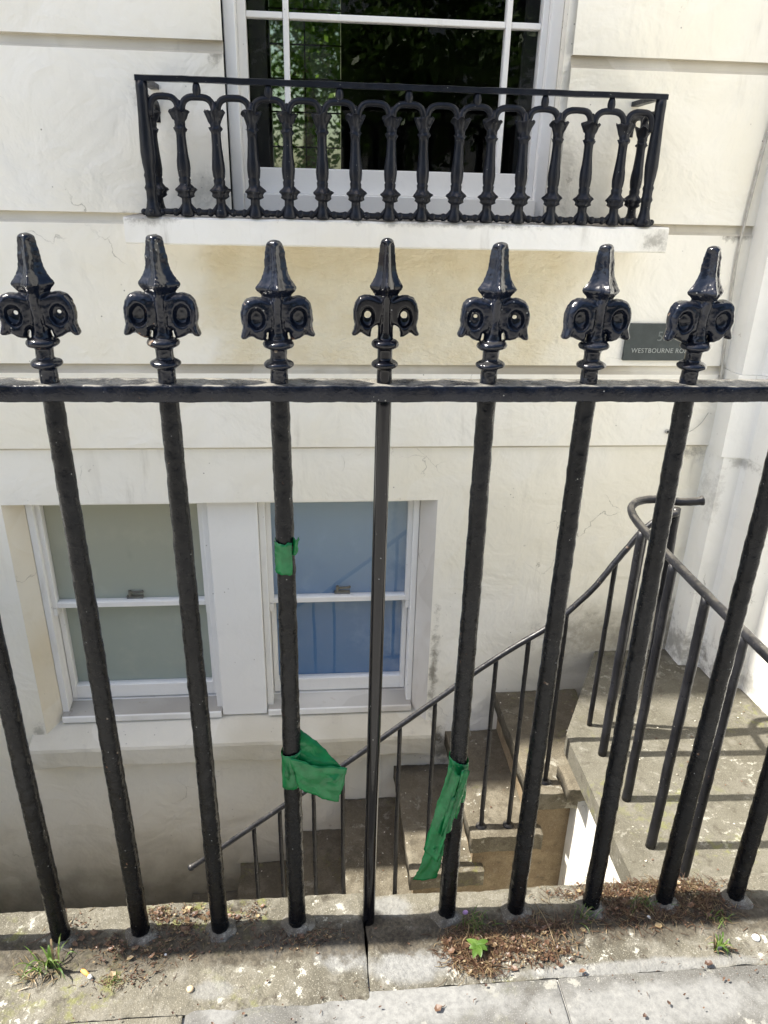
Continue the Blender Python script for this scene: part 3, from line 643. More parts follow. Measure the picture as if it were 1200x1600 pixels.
# ------------------------------------------------------------------ balcony railing
bal = thing('balcony_railing', 'black cast iron balcony railing of baluster arches on the slab below the ground floor window', 'railing', (.15, W - .17, 1.262))
YB = W - .185; X0, X1 = -.528, .838; NB = 14; DX = (X1 - X0) / (NB + 1)
def bprof():
    k = .000279; P = [(1225, 30), (1215, 62), (1200, 66), (1170, 62), (1140, 52), (1110, 45), (1060, 44), (1048, 58), (1035, 74), (1015, 68), (1000, 74), (985, 92), (972, 84), (955, 64), (930, 52), (905, 55), (895, 56), (880, 48), (860, 54), (800, 60), (740, 57), (680, 50), (600, 45), (520, 42), (485, 44), (468, 56), (458, 60), (448, 50), (430, 46), (418, 50), (405, 48), (392, 48), (370, 60), (345, 70), (325, 82), (317, 86), (308, 72), (300, 42), (270, 34), (235, 28)]
    return [((1225 - y) * k, r * k) for y, r in P]
def bfn(an, i, z):
    zz = 1225 - z / .000279
    if 940 < zz < 1052: return 1 + .20 * math.cos(5 * an + (zz > 1000) * .6)
    if 300 < zz < 400: return 1 + .16 * math.cos(4 * an)
    if 440 < zz < 480: return 1 + .10 * math.cos(6 * an)
    if 480 <= zz < 880: return 1 + .05 * math.cos(10 * an)
    return 1
def baluster_mesh(seed):
    g = MB(); g.lathe(bprof(), 24, 0, 0, 0, bfn)
    for s in (-1, 1):   # scrolled foot
        g.tube([(s * .008, 0, .030), (s * .016, 0, .020), (s * .022, 0, .014), (s * .029, 0, .013)], [.006, .0065, .007, .008], 10)
        g.sphere((s * .0305, 0, .0125), .0105, 12, 8)
    g.v = [tuple(Vector(v) * (1 + .05 * nz(v, 60, seed))) for v in g.v]
    return g.mesh('baluster', 'iron_cast', True)
bms = [baluster_mesh(s) for s in (0, 5, 9)]
ZB = 1.2605
def slope(x): return 0.0
def addbal(x, y, rz=0, k=0):
    o = bpy.data.objects.new('baluster', bms[k % 3]); COL.objects.link(o); o.parent = bal; o.location = Vector((x, y, ZB)) - wpos(bal)
    o.rotation_euler = (R(random.uniform(-.8, .8)), R(random.uniform(-1, 1)), rz); return o
for i in range(1, NB + 1): addbal(X0 + DX * i, YB, 0, i)
for x in (X0, X1):
    for y in (YB + .095,): addbal(x, y, R(90), 1)
def arch(x0, x1, y0, y1, zt=.2725, zb=.238):
    pts = []
    for k in range(17):
        a = math.pi * k / 16; c, s = math.cos(a), math.sin(a)
        u = .5 - .5 * math.copysign(abs(c) ** .62, c); h = abs(s) ** .62
        pts.append((x0 + (x1 - x0) * u, y0 + (y1 - y0) * u, ZB + zb + (zt + .014 - zb) * h))
    g = MB(); g.tube(pts, [.0085] * 17, 10, lump=.0008, lf=60); return put('arch', g, 'iron_cast', bal, True)
for i in range(0, NB + 1):
    a, b = X0 + DX * i, X0 + DX * (i + 1)
    if i == 0: a += .012
    if i == NB: b -= .012
    arch(a + .004, b - .004, YB, YB)
    if i % 2 == 1 or i == NB:
        if i < NB:
            g = MB(); xm = (a + b) / 2; g.lathe([(-.006, .007), (0, .0095), (.010, .0108), (.019, .0095), (.026, .007)], 12, xm, YB, ZB + .292); put('spacer', g, 'iron_cast', bal, True)
for x in (X0, X1): arch(x, x, YB + .01, YB + .095); arch(x, x, YB + .095, W + .004)
ZT = ZB + .318
g = MB(); z0, z1 = ZT, ZT + .0125
n = 60
for (xa, xb, ya, yb, ends) in ((X0 - .014, X1 + .014, YB - .010, YB + .010, 1), (X0 - .012, X0 + .010, YB + .0102, W + .003, 0), (X1 - .010, X1 + .012, YB + .0102, W + .003, 0)):
    k0 = len(g.v); nn = n if ends else 8
    for i in range(nn + 1):
        t = i / nn
        for (p_, q_) in ((0, 0), (1, 0), (1, 1), (.5, 1.18), (0, 1)):
            if ends: x = xa + (xb - xa) * t; y = ya + (yb - ya) * p_
            else: x = xa + (xb - xa) * p_; y = ya + (yb - ya) * t
            z = z0 + (z1 - z0) * q_ + .0012 * nz((x, y, 0), 18, 2) + .0006 * nz((x, y, 0), 70, 2)
            g.v.append((x, y + .0008 * nz((x, y, q_), 40, 6), z))
    for i in range(nn):
        for k in range(5): g.f.append((k0 + i * 5 + k, k0 + i * 5 + (k + 1) % 5, k0 + (i + 1) * 5 + (k + 1) % 5, k0 + (i + 1) * 5 + k)); g.mi.append(0)
    g.f.append(tuple(k0 + k for k in range(5))); g.f.append(tuple(k0 + nn * 5 + k for k in range(5))[::-1]); g.mi += [0, 0]
put('top_rail', g, 'iron_cast', bal)
for x in (X0, X1):
    g = MB(); s = -1 if x < 0 else 1
    P = [(0, .021), (.010, .024), (.022, .017), (.04, .0135), (.062, .0135), (.070, .017), (.078, .0135), (.092, .0135), (.10, .0155), (.108, .0125), (.13, .0155), (.155, .0175), (.19, .0165), (.24, .0145), (.285, .0135), (.306, .0140), (.318, .013)]
    g.lathe(P, 14, x, YB, ZB, lambda an, i, z: 1 + .10 * abs(math.cos(2 * an)) ** 2 * (1 if z > .1 else .2))
    for q in ((-1, 0), (1, 0), (0, -1)): g.sphere((x + q[0] * .024, YB + q[1] * .022, ZB + .011), .0085)
    put('corner_post', g, 'iron_cast', bal, True)
for i in range(NB + 1):
    a, b = X0 + DX * i + .028, X0 + DX * (i + 1) - .028
    g = MB(); g.tube([(a, YB, ZB + .014), ((a + b) / 2, YB, ZB + .0125), (b, YB, ZB + .014)], .0075, 8, lump=.001); put('bottom_link', g, 'iron_cast', bal, True)

# ------------------------------------------------------------------ street railing
fence = thing('street_railing', 'black iron street railing of round bars with spear finials standing on the coping stones', 'railing', (0, .012, 0))
YF = .012
Z0 = 1.091      # top of the rail
S = .000145
def in_poly(x, y, P):
    c = False; n = len(P); j = n - 1
    for i in range(n):
        if (P[i][1] > y) != (P[j][1] > y) and x < (P[j][0] - P[i][0]) * (y - P[i][1]) / (P[j][1] - P[i][1]) + P[i][0]: c = not c
        j = i
    return c
def pdist(x, y, P):
    d = 1e9; n = len(P)
    for i in range(n):
        ax, ay = P[i]; bx, by = P[(i + 1) % n]; vx, vy = bx - ax, by - ay
        t = max(0, min(1, ((x - ax) * vx + (y - ay) * vy) / (vx * vx + vy * vy + 1e-12)))
        d = min(d, math.hypot(x - ax - vx * t, y - ay - vy * t))
    return d
WP = [(330, 585), (300, 575), (255, 560), (190, 553), (130, 573), (92, 625), (73, 700), (75, 770), (88, 830), (80, 872), (60, 912), (72, 935), (105, 934), (135, 915), (155, 905), (185, 925), (215, 943), (247, 946), (252, 900), (258, 862), (292, 838), (345, 828), (365, 700), (360, 600)]
WP_OLD = [(330, 585), (300, 572), (250, 560), (190, 556), (135, 578), (98, 628), (80, 700), (80, 775), (90, 835), (80, 880), (66, 925), (80, 950), (112, 950), (145, 932), (168, 930), (200, 952), (240, 968), (282, 966), (290, 925), (296, 890), (318, 872), (350, 860), (365, 700), (360, 600)]
def finial_base(kind, hole, fat):
    g = MB(); WP = globals()['WP'] if kind == 'new' else WP_OLD
    prof = [(60, .5), (64, 26), (74, 48), (92, 60), (120, 68), (200, 77), (300, 86), (350, 95), (400, 112), (440, 133), (468, 152), (486, 158), (506, 150), (532, 128), (562, 108), (600, 94), (700, 79), (800, 72), (900, 72), (955, 76),
            (962, 80), (972, 108), (990, 128), (1010, 134), (1030, 128), (1045, 110), (1056, 80), (1066, 72), (1145, 72), (1158, 78), (1170, 104), (1188, 126), (1205, 131), (1220, 126), (1236, 104), (1246, 80), (1256, 74), (1400, 76)]
    def fn(an, i, z):
        y = 1390 - z / S
        if y < 600: w = .40 if y > 110 else .14
        elif y < 955: w = .36 * max(0, 1 - (y - 600) / 600)
        else: return 1
        return (1 - w) + w * (1 - abs(math.sin(2 * an))) ** 1.1 if y < 600 else (1 - w) + w * abs(math.cos(2 * an))
    pr = [((1390 - y) * S, (r * (1 + (fat if y < 960 else fat * .35))) * S) for y, r in prof][::-1]
    g.lathe(pr, 32, 0, 0, 0, fn)
    st = 7.0; x0, x1, y0, y1 = 50, 372, 545, 976
    nx = int((x1 - x0) / st); ny = int((y1 - y0) / st)
    for side in (-1, 1):
        H = {}; cell = set()
        for j in range(ny + 1):
            for i in range(nx + 1):
                x, y = x0 + i * st, y0 + j * st
                if in_poly(x, y, WP):
                    d = pdist(x, y, WP); hd = math.hypot(x - 214, y - 738)
                    hr_ = hole
                    if hr_ and hd < hr_: continue
                    wd = 58.0; q = min(d / wd, 1); t = 66 * math.sqrt(max(0, 1 - (1 - q) ** 2)) + 6
                    e = math.hypot((x - 209) / 66, (y - 756) / 92)
                    if e < 1.12: t -= (62 if kind == 'new' else 54) * max(0, 1 - (e / 1.12) ** 4)
                    else: t += 5 * math.exp(-((e - 1.32) / .22) ** 2)
                    if hr_: t = min(t, 8 + 60 * math.sqrt(max(0, min(1, (hd - hr_) / 40))))
                    else: t += 6 * math.exp(-(hd / 24) ** 2)
                    # groove parting the two lobes of the hanging lip
                    gl = abs(x - 158 + (y - 860) * .15)
                    if y > 830: t -= 22 * math.exp(-(gl / 16) ** 2) * min(1, (y - 830) / 50)
                    H[(i, j)] = max(7, t) * (1 + fat * .6)
        fwd, bak = {}, {}
        for (i, j), t in H.items():
            x, y = x0 + i * st, y0 + j * st
            X = side * (385 - x) * S * -1 * -1; Z = (1390 - y) * S
            fwd[(i, j)] = len(g.v); g.v.append((X * (1 + fat * .25), -t * S, Z)); bak[(i, j)] = len(g.v); g.v.append((X * (1 + fat * .25), t * S, Z))
        fl = (lambda q: q) if side == 1 else (lambda q: q[::-1])
        ok = lambda i, j: all((a, b) in H for a, b in ((i, j), (i + 1, j), (i + 1, j + 1), (i, j + 1)))
        for j in range(ny):
            for i in range(nx):
                if not ok(i, j): continue
                c = [(i, j), (i + 1, j), (i + 1, j + 1), (i, j + 1)]
                g.f.append(fl(tuple(fwd[k] for k in c))); g.f.append(fl(tuple(bak[k] for k in c)[::-1])); g.mi += [0, 0]
                for (a, b, di, dj) in ((0, 1, 0, -1), (1, 2, 1, 0), (2, 3, 0, 1), (3, 0, -1, 0)):
                    if not ok(i + di, j + dj): g.f.append(fl((fwd[c[b]], fwd[c[a]], bak[c[a]], bak[c[b]]))); g.mi.append(0)
    me = g.mesh('finial_src', 'iron', True)
    o = bpy.data.objects.new('tmp', me); COL.objects.link(o)
    r_ = o.modifiers.new('r', 'REMESH'); r_.mode = 'VOXEL'; r_.voxel_size = .0011; r_.use_smooth_shade = True
    sm = o.modifiers.new('s', 'SMOOTH'); sm.factor = .5; sm.iterations = 2 if kind == 'new' else 4
    dg = bpy.context.evaluated_depsgraph_get(); ev = o.evaluated_get(dg)
    out = bpy.data.meshes.new_from_object(ev); out.name = 'finial'
    bpy.data.objects.remove(o)
    return out
def finial_mesh(kind, base, seed):
    out = base.copy(); out.name = 'finial'
    out.materials.clear(); out.materials.append(M['iron_new'] if kind == 'new' else M['iron'])
    if kind != 'new':
        nn = [v.normal.copy() for v in out.vertices]; cc = [v.co.copy() for v in out.vertices]; flat_ = []
        for c, nv in zip(cc, nn):
            a = .0008 * noise.noise(c * 70 + Vector((seed, 0, 0))) + .00035 * noise.noise(c * 230 + Vector((0, seed, 0)))
            q = c + nv * a
            # the tips lean and the curls sag differently on every casting
            q.x += .0022 * noise.noise(Vector((seed, c.z * 14, 0))); q.z += .0025 * noise.noise(Vector((c.x * 30, seed, 1)))
            flat_ += [q.x, q.y, q.z]
        out.vertices.foreach_set('co', flat_)
    for p_ in out.polygons: p_.use_smooth = True
    out.update(); return out
f_new = finial_mesh('new', finial_base('new', 30, 0), 0)
b_open, b_shut = finial_base('old', 17, .13), finial_base('old', 0, .15)
f_old = [finial_mesh('old', b, s) for b, s in ((b_open, 3.1), (b_shut, 7.7), (b_shut, 12.3), (b_open, 18.9), (b_shut, 25.2))]
bars = [(-5, -.753, -.757), (-4, -.599, -.603), (-3, -.449, -.455), (-2, -.297, -.299), (-1, -.148, -.145), (0, -.006, .001), (1, .152, .150), (2, .293, .298), (3, .451, .448), (4, .606, .613), (5, .760, .752), (6, .905, .90)]
lbl = {0: 'freshly painted slimmer bar with smooth gloss black paint and a crisp finial', -1: 'old bar wrapped twice with torn green tape', 1: 'old bar with long torn green tape low down'}
fk = {-5: 1, -4: 2, -3: 0, -2: 1, -1: 2, 1: 3, 2: 4, 3: 2, 4: 0, 5: 1, 6: 2}
for k, xb, xt in bars:
    new = (k == 0); n = 230 if not new else 40
    g = MB(); pts = []; rad = []
    for i in range(n + 1):
        t = i / n; z = -.012 + (Z0 - .008 + .012) * t
        x = xb + (xt - xb) * t + (0 if new else .0016 * nz((0, 0, z), 2.5, k * 3.1)); y = YF + (0 if new else .0016 * nz((0, 4, z), 2.5, k * 2.3))
        pts.append((x, y, z)); rr = (.0172 - .0036 * t) if not new else (.0120 - .0008 * t)
        if not new and t < .012: rr += .006 * (1 - t / .012)
        rad.append(rr)
    if new: g.tube(pts, rad, 32)
    else: g.tube(pts, rad, 24, lump=.0011, lf=52, seed=k * 7.3)
    gc = MB(); sd_ = k * 5.1; ns = 22
    for j, (r_c, z_c) in enumerate([(.036, -.004), (.031, .0035), (.025, .0075), (.0175, .0115), (.013, .013)]):
        for i in range(ns):
            an = 6.2832 * i / ns; rr_ = r_c * (1 + .32 * nz((math.cos(an), math.sin(an), j * .3), 1.6, sd_))
            gc.v.append((xb + rr_ * math.cos(an), YF + rr_ * .9 * math.sin(an), z_c * (1 + .5 * nz((math.cos(an), math.sin(an), 3), 2.3, sd_))))
    for j in range(4):
        for i in range(ns): gc.f.append((j * ns + i, j * ns + (i + 1) % ns, (j + 1) * ns + (i + 1) % ns, (j + 1) * ns + i)); gc.mi.append(0)
    b = put('bar', g, 'iron_new' if new else 'iron_bar', fence, True, origin=(xb, YF, 0), label=lbl.get(k))
    if not new: put('foot_collar', gc, 'collar', b, True)
    o = bpy.data.objects.new('finial', f_new if new else f_old[fk[k]]); COL.objects.link(o); o.parent = b
    o.location = Vector((xt, YF, Z0 - .001)) - Vector((xb, YF, 0))
    if not new:
        o.rotation_euler = (R(random.uniform(-1.5, 1.5)), R(random.uniform(-1.8, 1.8)), R(random.uniform(-7, 7))); sc = random.uniform(.97, 1.0); o.scale = (1.06, 1.1, sc)
# the horizontal rail: thick flat bar with lumpy paint
g = MB(); xa, xb = -1.2, 1.25; n = 620; sec = [(-.0205, .0005), (-.0214, .002), (-.0214, .0205), (-.0204, .0228), (-.0185, .0235), (0, .0232), (.014, .0236), (.0245, .0230), (.026, .0205), (.026, .004), (.024, 0), (.0, .0)]
for i in range(n + 1):
    x = xa + (xb - xa) * i / n
    for (y, z) in sec:
        P_ = (x, y, z); d = .0011 * nz(P_, 30, 2) + .0009 * nz(P_, 95, 4) + .0005 * nz(P_, 240, 4)
        s_ = 1 if y < 0 else -.6
        g.v.append((x, YF + y - d * s_, Z0 - .0235 + z + .0010 * nz(P_, 22, 9) + .0006 * nz(P_, 80, 5) - (.0012 * max(0, nz((x, 0, 0), 60, 7)) if z < .003 else 0)))
q = len(sec)
for i in range(n):
    for k in range(q): g.f.append((i * q + k, (i + 1) * q + k, (i + 1) * q + (k + 1) % q, i * q + (k + 1) % q)); g.mi.append(0)
g.f.append(tuple(range(q))[::-1]); g.f.append(tuple(n * q + k for k in range(q))); g.mi += [0, 0]
put('top_rail', g, 'iron_rail', fence, True)

# ------------------------------------------------------------------ plaque, cable, wall fixing
pl = put('address_plaque', (lambda q: (q.box(.913, 1.172, W - .012, W - .0005, .840, .960), q)[1])(MB()), 'slate', None, origin=(1.04, W, .84), bevel=.001)
tag(pl, 'dark slate address plaque with pale lettering on the house wall right of the balcony', 'sign')
def text(body, size, x, z, mat, name, sx=1.0, sp=1.0):
    c = bpy.data.curves.new('t', 'FONT'); c.body = body; c.size = size; c.extrude = .0006; c.align_x = 'CENTER'; c.space_character = sp
    o = bpy.data.objects.new('t', c); COL.objects.link(o); bpy.context.view_layer.update()
    me = bpy.data.meshes.new_from_object(o.evaluated_get(bpy.context.evaluated_depsgraph_get())); bpy.data.objects.remove(o)
    for v in me.vertices: v.co = Vector((v.co.x * sx, -v.co.z, v.co.y))
    me.materials.clear(); me.materials.append(M[mat])
    b = put(name, me, mat, pl, origin=(x, W - .0128, z)); return b
text('WESTBOURNE ROAD', .0215, 1.043, .866, 'letters', 'street_name', .96, 1.08)
text('5A', .044, 1.043, .905, 'letters_faint', 'house_number', .95, 1.1)
g = MB(); g.tube(smooth_path([(1.262, W - .008, 2.6), (1.262, W - .008, 1.7), (1.254, W - .008, 1.50), (1.241, W - .008, 1.28), (1.240, W - .008, 1.13), (1.257, W - .008, .90), (1.266, W - .008, .79), (1.266, W - .004, .72)], 8), .0042, 8)
tag(put('wall_cable', g, 'cable', None, True), 'thin painted cable running down the house wall beside the corner pier', 'cable')
g = MB(); g.tube(smooth_path([(1.125, W - .004, .585), (1.18, W - .005, .585), (1.225, W - .006, .615), (1.250, W - .006, .66)], 8), .0013, 6)
tag(put('loose_wire', g, 'cable', None, True), 'short curved loose wire on the wall below the plaque', 'wire')
g = MB(); g.tube([(1.116, W - .008, .592), (1.116, W + .01, .592)], .008, 14); g.cur = 1; g.tube([(1.116, W - .0085, .592), (1.116, W - .0078, .592)], .0045, 12)
tag(put('wall_fixing', g, ['cable', 'dark'], None, True), 'small round screw fixing in the wall below the plaque', 'fixing')

# ------------------------------------------------------------------ green tape
def sheet(corners, nu, nv, amp, f, seed, wrapx=None):
    """crumpled sheet through four corner points (a b / d c)"""
    g = MB(); a, b, c, d = [Vector(p) for p in corners]
    for j in range(nv + 1):
        for i in range(nu + 1):
            u, v = i / nu, j / nv
            p = a.lerp(b, u).lerp(d.lerp(c, u), v)
            k = min(1, u * 4) if wrapx else 1
            e = 1 if j in (0, nv) or i in (0, nu) else 0
            fold = math.sin(u * 9 + v * 5 + seed) * .5 + nz((u * 3, v * 3, 0), 1.4, seed)
            p = p + Vector((e * .0022 * nz((u, v, 2), 14, seed), -amp * fold * k, e * .0022 * nz((u, v, 5), 16, seed) + .003 * math.sin(u * 5 + seed)))
            g.v.append(tuple(p))
    for j in range(nv):
        for i in range(nu):
            q = j * (nu + 1) + i; g.f.append((q, q + 1, q + nu + 2, q + nu + 1)); g.mi.append(0)
    return g
def wrap(g, x, z0, z1, r, seed, tilt=0.0, arc=(1.4, 6.2832)):
    b = len(g.v); n = 28; mrows = 10
    for j in range(mrows + 1):
        for i in range(n + 1):
            a = arc[0] + arc[1] * i / n; t = j / mrows
            zz = z0 + (z1 - z0) * t + tilt * math.cos(a) + (.003 * nz((math.cos(a), math.sin(a), t), 3, seed) if j in (0, mrows) else 0)
            rr = r + .0007 + .0012 * (nz((math.cos(a) * 2, math.sin(a) * 2, t * 3), 2, seed) + .5) + .0006 * i / n
            g.v.append((x + rr * math.cos(a), YF + rr * math.sin(a), zz))
    for j in range(mrows):
        for i in range(n):
            q = b + j * (n + 1) + i; g.f.append((q, q + 1, q + n + 2, q + n + 1)); g.mi.append(0)
def tape(parts, lb):
    g = MB()
    for q in parts:
        o = len(g.v); g.v += q.v; g.f += [tuple(o + i for i in f) for f in q.f]; g.mi += q.mi
    t = put('green_tape', g, 'tape', None, True, origin=g.v[0])
    s = t.modifiers.new('s', 'SOLIDIFY'); s.thickness = .0003
    tag(t, lb, 'tape'); return t
q = MB(); wrap(q, -.1455, .794, .848, .0150, 1, 0, (2.7, 2.7))
tape([q, sheet([(-.134, .006, .854), (-.123, -.002, .857), (-.126, -.003, .834), (-.134, .002, .824)], 6, 8, .0012, 1, 2)], 'small scrap of green tape round the upper part of the third bar from the left')
q = MB(); wrap(q, -.147, .366, .442, .0166, 4, .004)
tape([q, sheet([(-.136, .022, .482), (-.050, -.012, .412), (-.072, -.020, .395), (-.138, .0, .430)], 16, 8, .0022, 1, 6),
      sheet([(-.150, -.0105, .440), (-.050, -.014, .414), (-.066, -.016, .338), (-.136, -.0085, .372)], 20, 14, .0032, 1, 9),
      sheet([(-.155, -.009, .428), (-.160, -.014, .408), (-.158, -.012, .398), (-.150, -.010, .396)], 4, 4, .001, 1, 3)], 'torn green tape low on a bar, its loose end flying to the right')
q = MB(); wrap(q, .1515, .318, .408, .0166, 7, -.006)
tape([q, sheet([(.128, -.018, .418), (.150, -.020, .395), (.117, -.034, .205), (.090, -.026, .225)], 10, 26, .004, 1, 1),
      sheet([(.152, -.018, .404), (.168, -.008, .396), (.150, -.016, .290), (.132, -.026, .300)], 8, 12, .004, 1, 12),
      sheet([(.132, -.026, .350), (.150, -.018, .352), (.140, -.026, .270), (.118, -.030, .262)], 8, 12, .004, 1, 22),
      sheet([(.098, -.026, .232), (.128, -.030, .240), (.120, -.020, .140), (.073, -.024, .150)], 10, 16, .0035, 1, 16)], 'long torn green tape hanging down from the second bar right of the new bar')

# ------------------------------------------------------------------ plants and litter on the coping
def blade(g, base, ang, L, h, wd, droop=1.0, seg=6):
    dx, dy = math.cos(ang), math.sin(ang); nx, ny = -dy, dx; b = len(g.v)
    for i in range(seg + 1):
        t = i / seg; rr = L * t; z = h * (math.sin(min(1, t * (1 + .4 * droop)) * math.pi / 2) - droop * .7 * t ** 3)
        w = wd * (1 - t ** 1.6) * .5 + .0001
        c = (base[0] + dx * rr, base[1] + dy * rr, base[2] + z)
        g.v += [(c[0] - nx * w, c[1] - ny * w, c[2]), (c[0] + nx * w, c[1] + ny * w, c[2] + .0004)]
    for i in range(seg): q = b + i * 2; g.f.append((q, q + 1, q + 3, q + 2)); g.mi.append(g.cur)
def tuft(x, y, n, L, h, wd, seed, label, cat='grass tuft', mats=('grass', 'straw'), spread=.012):
    random.seed(seed); g = MB()
    for i in range(n):
        a = random.uniform(0, 6.283); g.cur = 1 if random.random() < .22 else 0
        blade(g, (x + random.gauss(0, spread), y + random.gauss(0, spread * .6), .001), a, L * random.uniform(.4, 1.1), h * random.uniform(.3, 1.1), wd * random.uniform(.6, 1.2), random.uniform(.2, 1.3))
    return tag(put('grass_tuft', g, list(mats), None, True, origin=(x, y, 0)), label, cat)
tuft(-.600, -.045, 26, .050, .060, .0042, 3, 'green grass tuft with long blades at the foot of the leftmost bar', spread=.010)
tuft(-.628, -.060, 60, .030, .012, .0018, 31, 'low wiry dry grass spreading left of the green tuft at the leftmost bar', 'dry grass', ('straw', 'grass'), .018)
tuft(.664, -.098, 26, .026, .034, .0036, 4, 'small bright grass tuft growing in front of the two rightmost bars', spread=.006)
tuft(.205, -.012, 60, .030, .020, .0016, 5, 'fine grass and moss around the foot of the bar with the long tape', spread=.016)
tuft(.430, -.010, 26, .030, .024, .0016, 6, 'thin wiry grass at the foot of the fourth bar from the right', spread=.010)
tuft(.560, .010, 26, .034, .028, .0016, 7, 'thin olive grass stems just left of the second bar from the right', spread=.014)
tuft(.700, -.035, 18, .024, .018, .0020, 8, 'sparse green shoots between the two rightmost bars', spread=.014)
tuft(-.478, -.083, 14, .016, .016, .0016, 9, 'tiny green sprout beside the cigarette butt', spread=.005)
# leafy seedling
random.seed(12); g = MB(); bx, by = .196, -.073
for i in range(9):
    a = i * 2.4; L = random.uniform(.016, .028); b = len(g.v); dx, dy = math.cos(a), math.sin(a); z0 = .018 + .003 * (i % 3)
    for k in range(6):
        t = k / 5; w = .0060 * math.sin(math.pi * min(1, t * .92 + .06)) ** .8; c = (bx + dx * L * t, by + dy * L * t, z0 + .010 * t - .012 * t * t)
        g.v += [(c[0] + dy * w, c[1] - dx * w, c[2] + .0015), (c[0], c[1], c[2]), (c[0] - dy * w, c[1] + dx * w, c[2] + .0015)]
    for k in range(5):
        q = b + k * 3; g.f += [(q, q + 1, q + 4, q + 3), (q + 1, q + 2, q + 5, q + 4)]; g.mi += [0, 0]
wd = put('seedling', g, 'leaf_bright', None, True, origin=(bx, by, 0)); tag(wd, 'bright green leafy seedling growing out of the dry litter', 'seedling')
g = MB(); g.tube(smooth_path([(bx - .022, by + .028, .002), (bx - .010, by + .012, .010), (bx, by, .019)], 4), .0011, 6); g.tube(smooth_path([(bx + .05, by + .03, .004), (bx + .02, by + .022, .010), (bx, by, .018)], 4), .0008, 6); put('stem', g, 'straw', wd, True)

def litter(name, blobs, n, seed, label, cat, L=(.008, .03), chunks=.25, mats=('twig', 'straw'), h=.008):
    random.seed(seed); g = MB()
    for i in range(n):
        cx, cy, sx, sy = random.choice(blobs); x = random.gauss(cx, sx); y = random.gauss(cy, sy)
        if y > .066 and x > 0: y = .066 - random.random() * .02
        if y > .074: y = .07
        pile = math.exp(-((x - cx) / sx) ** 2 * .5 - ((y - cy) / sy) ** 2 * .5)
        z = .003 + random.random() * h * pile; a = random.uniform(0, 6.283); g.cur = 1 if random.random() < .3 else 0
        if random.random() < chunks:   # crumpled leaf flake
            r = random.uniform(.0012, .0038) if random.random() < .92 else random.uniform(.005, .010); b = len(g.v); tl = random.uniform(-.7, .7)
            for k in range(5):
                an = a + k * 1.257; rr = r * random.uniform(.5, 1.1); g.v.append((x + rr * math.cos(an), y + rr * math.sin(an) * .8, z + .002 + rr * tl * math.cos(an) + random.uniform(0, .001)))
            g.v.append((x, y, z + .001)); g.f += [(b + k, b + (k + 1) % 5, b + 5) for k in range(5)]; g.mi += [g.cur] * 5
        else:
            l = random.uniform(*L); dz = random.uniform(-.15, .45) * l * pile; r = random.uniform(.00035, .0009); bend = random.uniform(-.25, .25) * l
            p0 = Vector((x, y, z)); p2 = Vector((x + l * math.cos(a), y + l * math.sin(a), max(.003, z + dz))); pm = (p0 + p2) / 2 + Vector((-math.sin(a) * bend, math.cos(a) * bend, abs(bend) * .3))
            g.tube([p0, pm, p2], [r, r, r * .6], 3, cap=False)
    o = put(name, g, list(mats), None, False); tag(o, label, cat, kind='stuff'); return o
litter('dry_litter', [(.165, -.075, .020, .018), (.180, -.050, .028, .020), (.205, -.100, .016, .010), (.225, -.055, .022, .016)], 1000, 1, 'heap of dry reddish twigs and needles in front of the first old bar right of the new bar', 'dry litter')
litter('leaf_litter', [(.300, -.088, .035, .012), (.345, -.080, .030, .012), (.27, -.060, .025, .014), (.36, -.035, .035, .014), (.31, -.02, .03, .012)], 800, 2, 'brown crumbled leaves on the coping right of the seedling', 'leaf litter', chunks=.5)
litter('needle_litter', [(.48, .040, .055, .012), (.60, .045, .060, .010), (.50, .010, .045, .018), (.66, .035, .05, .012), (.56, -.02, .06, .016), (.70, .0, .04, .02)], 1900, 3, 'reddish dry needles and bud scales along the back edge of the coping at the right', 'dry litter')
litter('bud_litter', [(-.370, .040, .022, .014), (-.425, .052, .016, .010), (-.400, .015, .03, .012), (-.30, .03, .02, .012), (-.235, .040, .012, .014)], 650, 4, 'reddish bud scales along the back of the left coping stone', 'dry litter', L=(.004, .012), chunks=.5)
litter('soil_litter', [(-.500, -.020, .030, .018), (-.440, -.030, .040, .018), (-.36, -.020, .035, .016), (-.46, -.083, .035, .010), (-.20, -.02, .05, .014), (-.59, .02, .03, .02), (-.10, -.02, .04, .014)], 800, 5, 'dark crumbs and short twigs at the feet of the left bars', 'dry litter', L=(.004, .016), chunks=.5)
def flecks(label, boxes, n, seed, mats):
    random.seed(seed); g = MB()
    for i in range(n):
        x0, x1, y0, y1, z = random.choice(boxes); x, y = random.uniform(x0, x1), random.uniform(y0, y1); r = random.uniform(.0012, .0042); a = random.uniform(0, 6.28); b = len(g.v); g.cur = 0 if random.random() < .45 else 1
        for k in range(5): an = a + k * 1.257; rr = r * random.uniform(.5, 1.2); g.v.append((x + rr * math.cos(an), y + rr * math.sin(an), z + .0022 + random.uniform(0, .0015)))
        g.f.append(tuple(b + k for k in range(5))); g.mi.append(g.cur)
    tag(put('leaf_flecks', g, list(mats), None), label, 'debris', kind='stuff')
flecks('pale and brown flecks of debris lying on the stone steps', [(xa, xb - .05, .83, 1.36, z) for xa, xb, z in steps[:6]], 260, 41, ('pebble_', 'twig'))
flecks('pale flecks of debris lying on the landing slab', [(.76, 1.42, .12, 1.08, ZL)], 150, 42, ('pebble_', 'twig'))
litter('pavement_grit', [(-.2, -.17, .3, .05), (.5, -.18, .3, .05), (.7, -.12, .08, .03), (.2, -.12, .3, .04)], 170, 6, 'scattered grit and short twigs on the pavement', 'grit', L=(.003, .010), chunks=.7, mats=('twig', 'twig'))

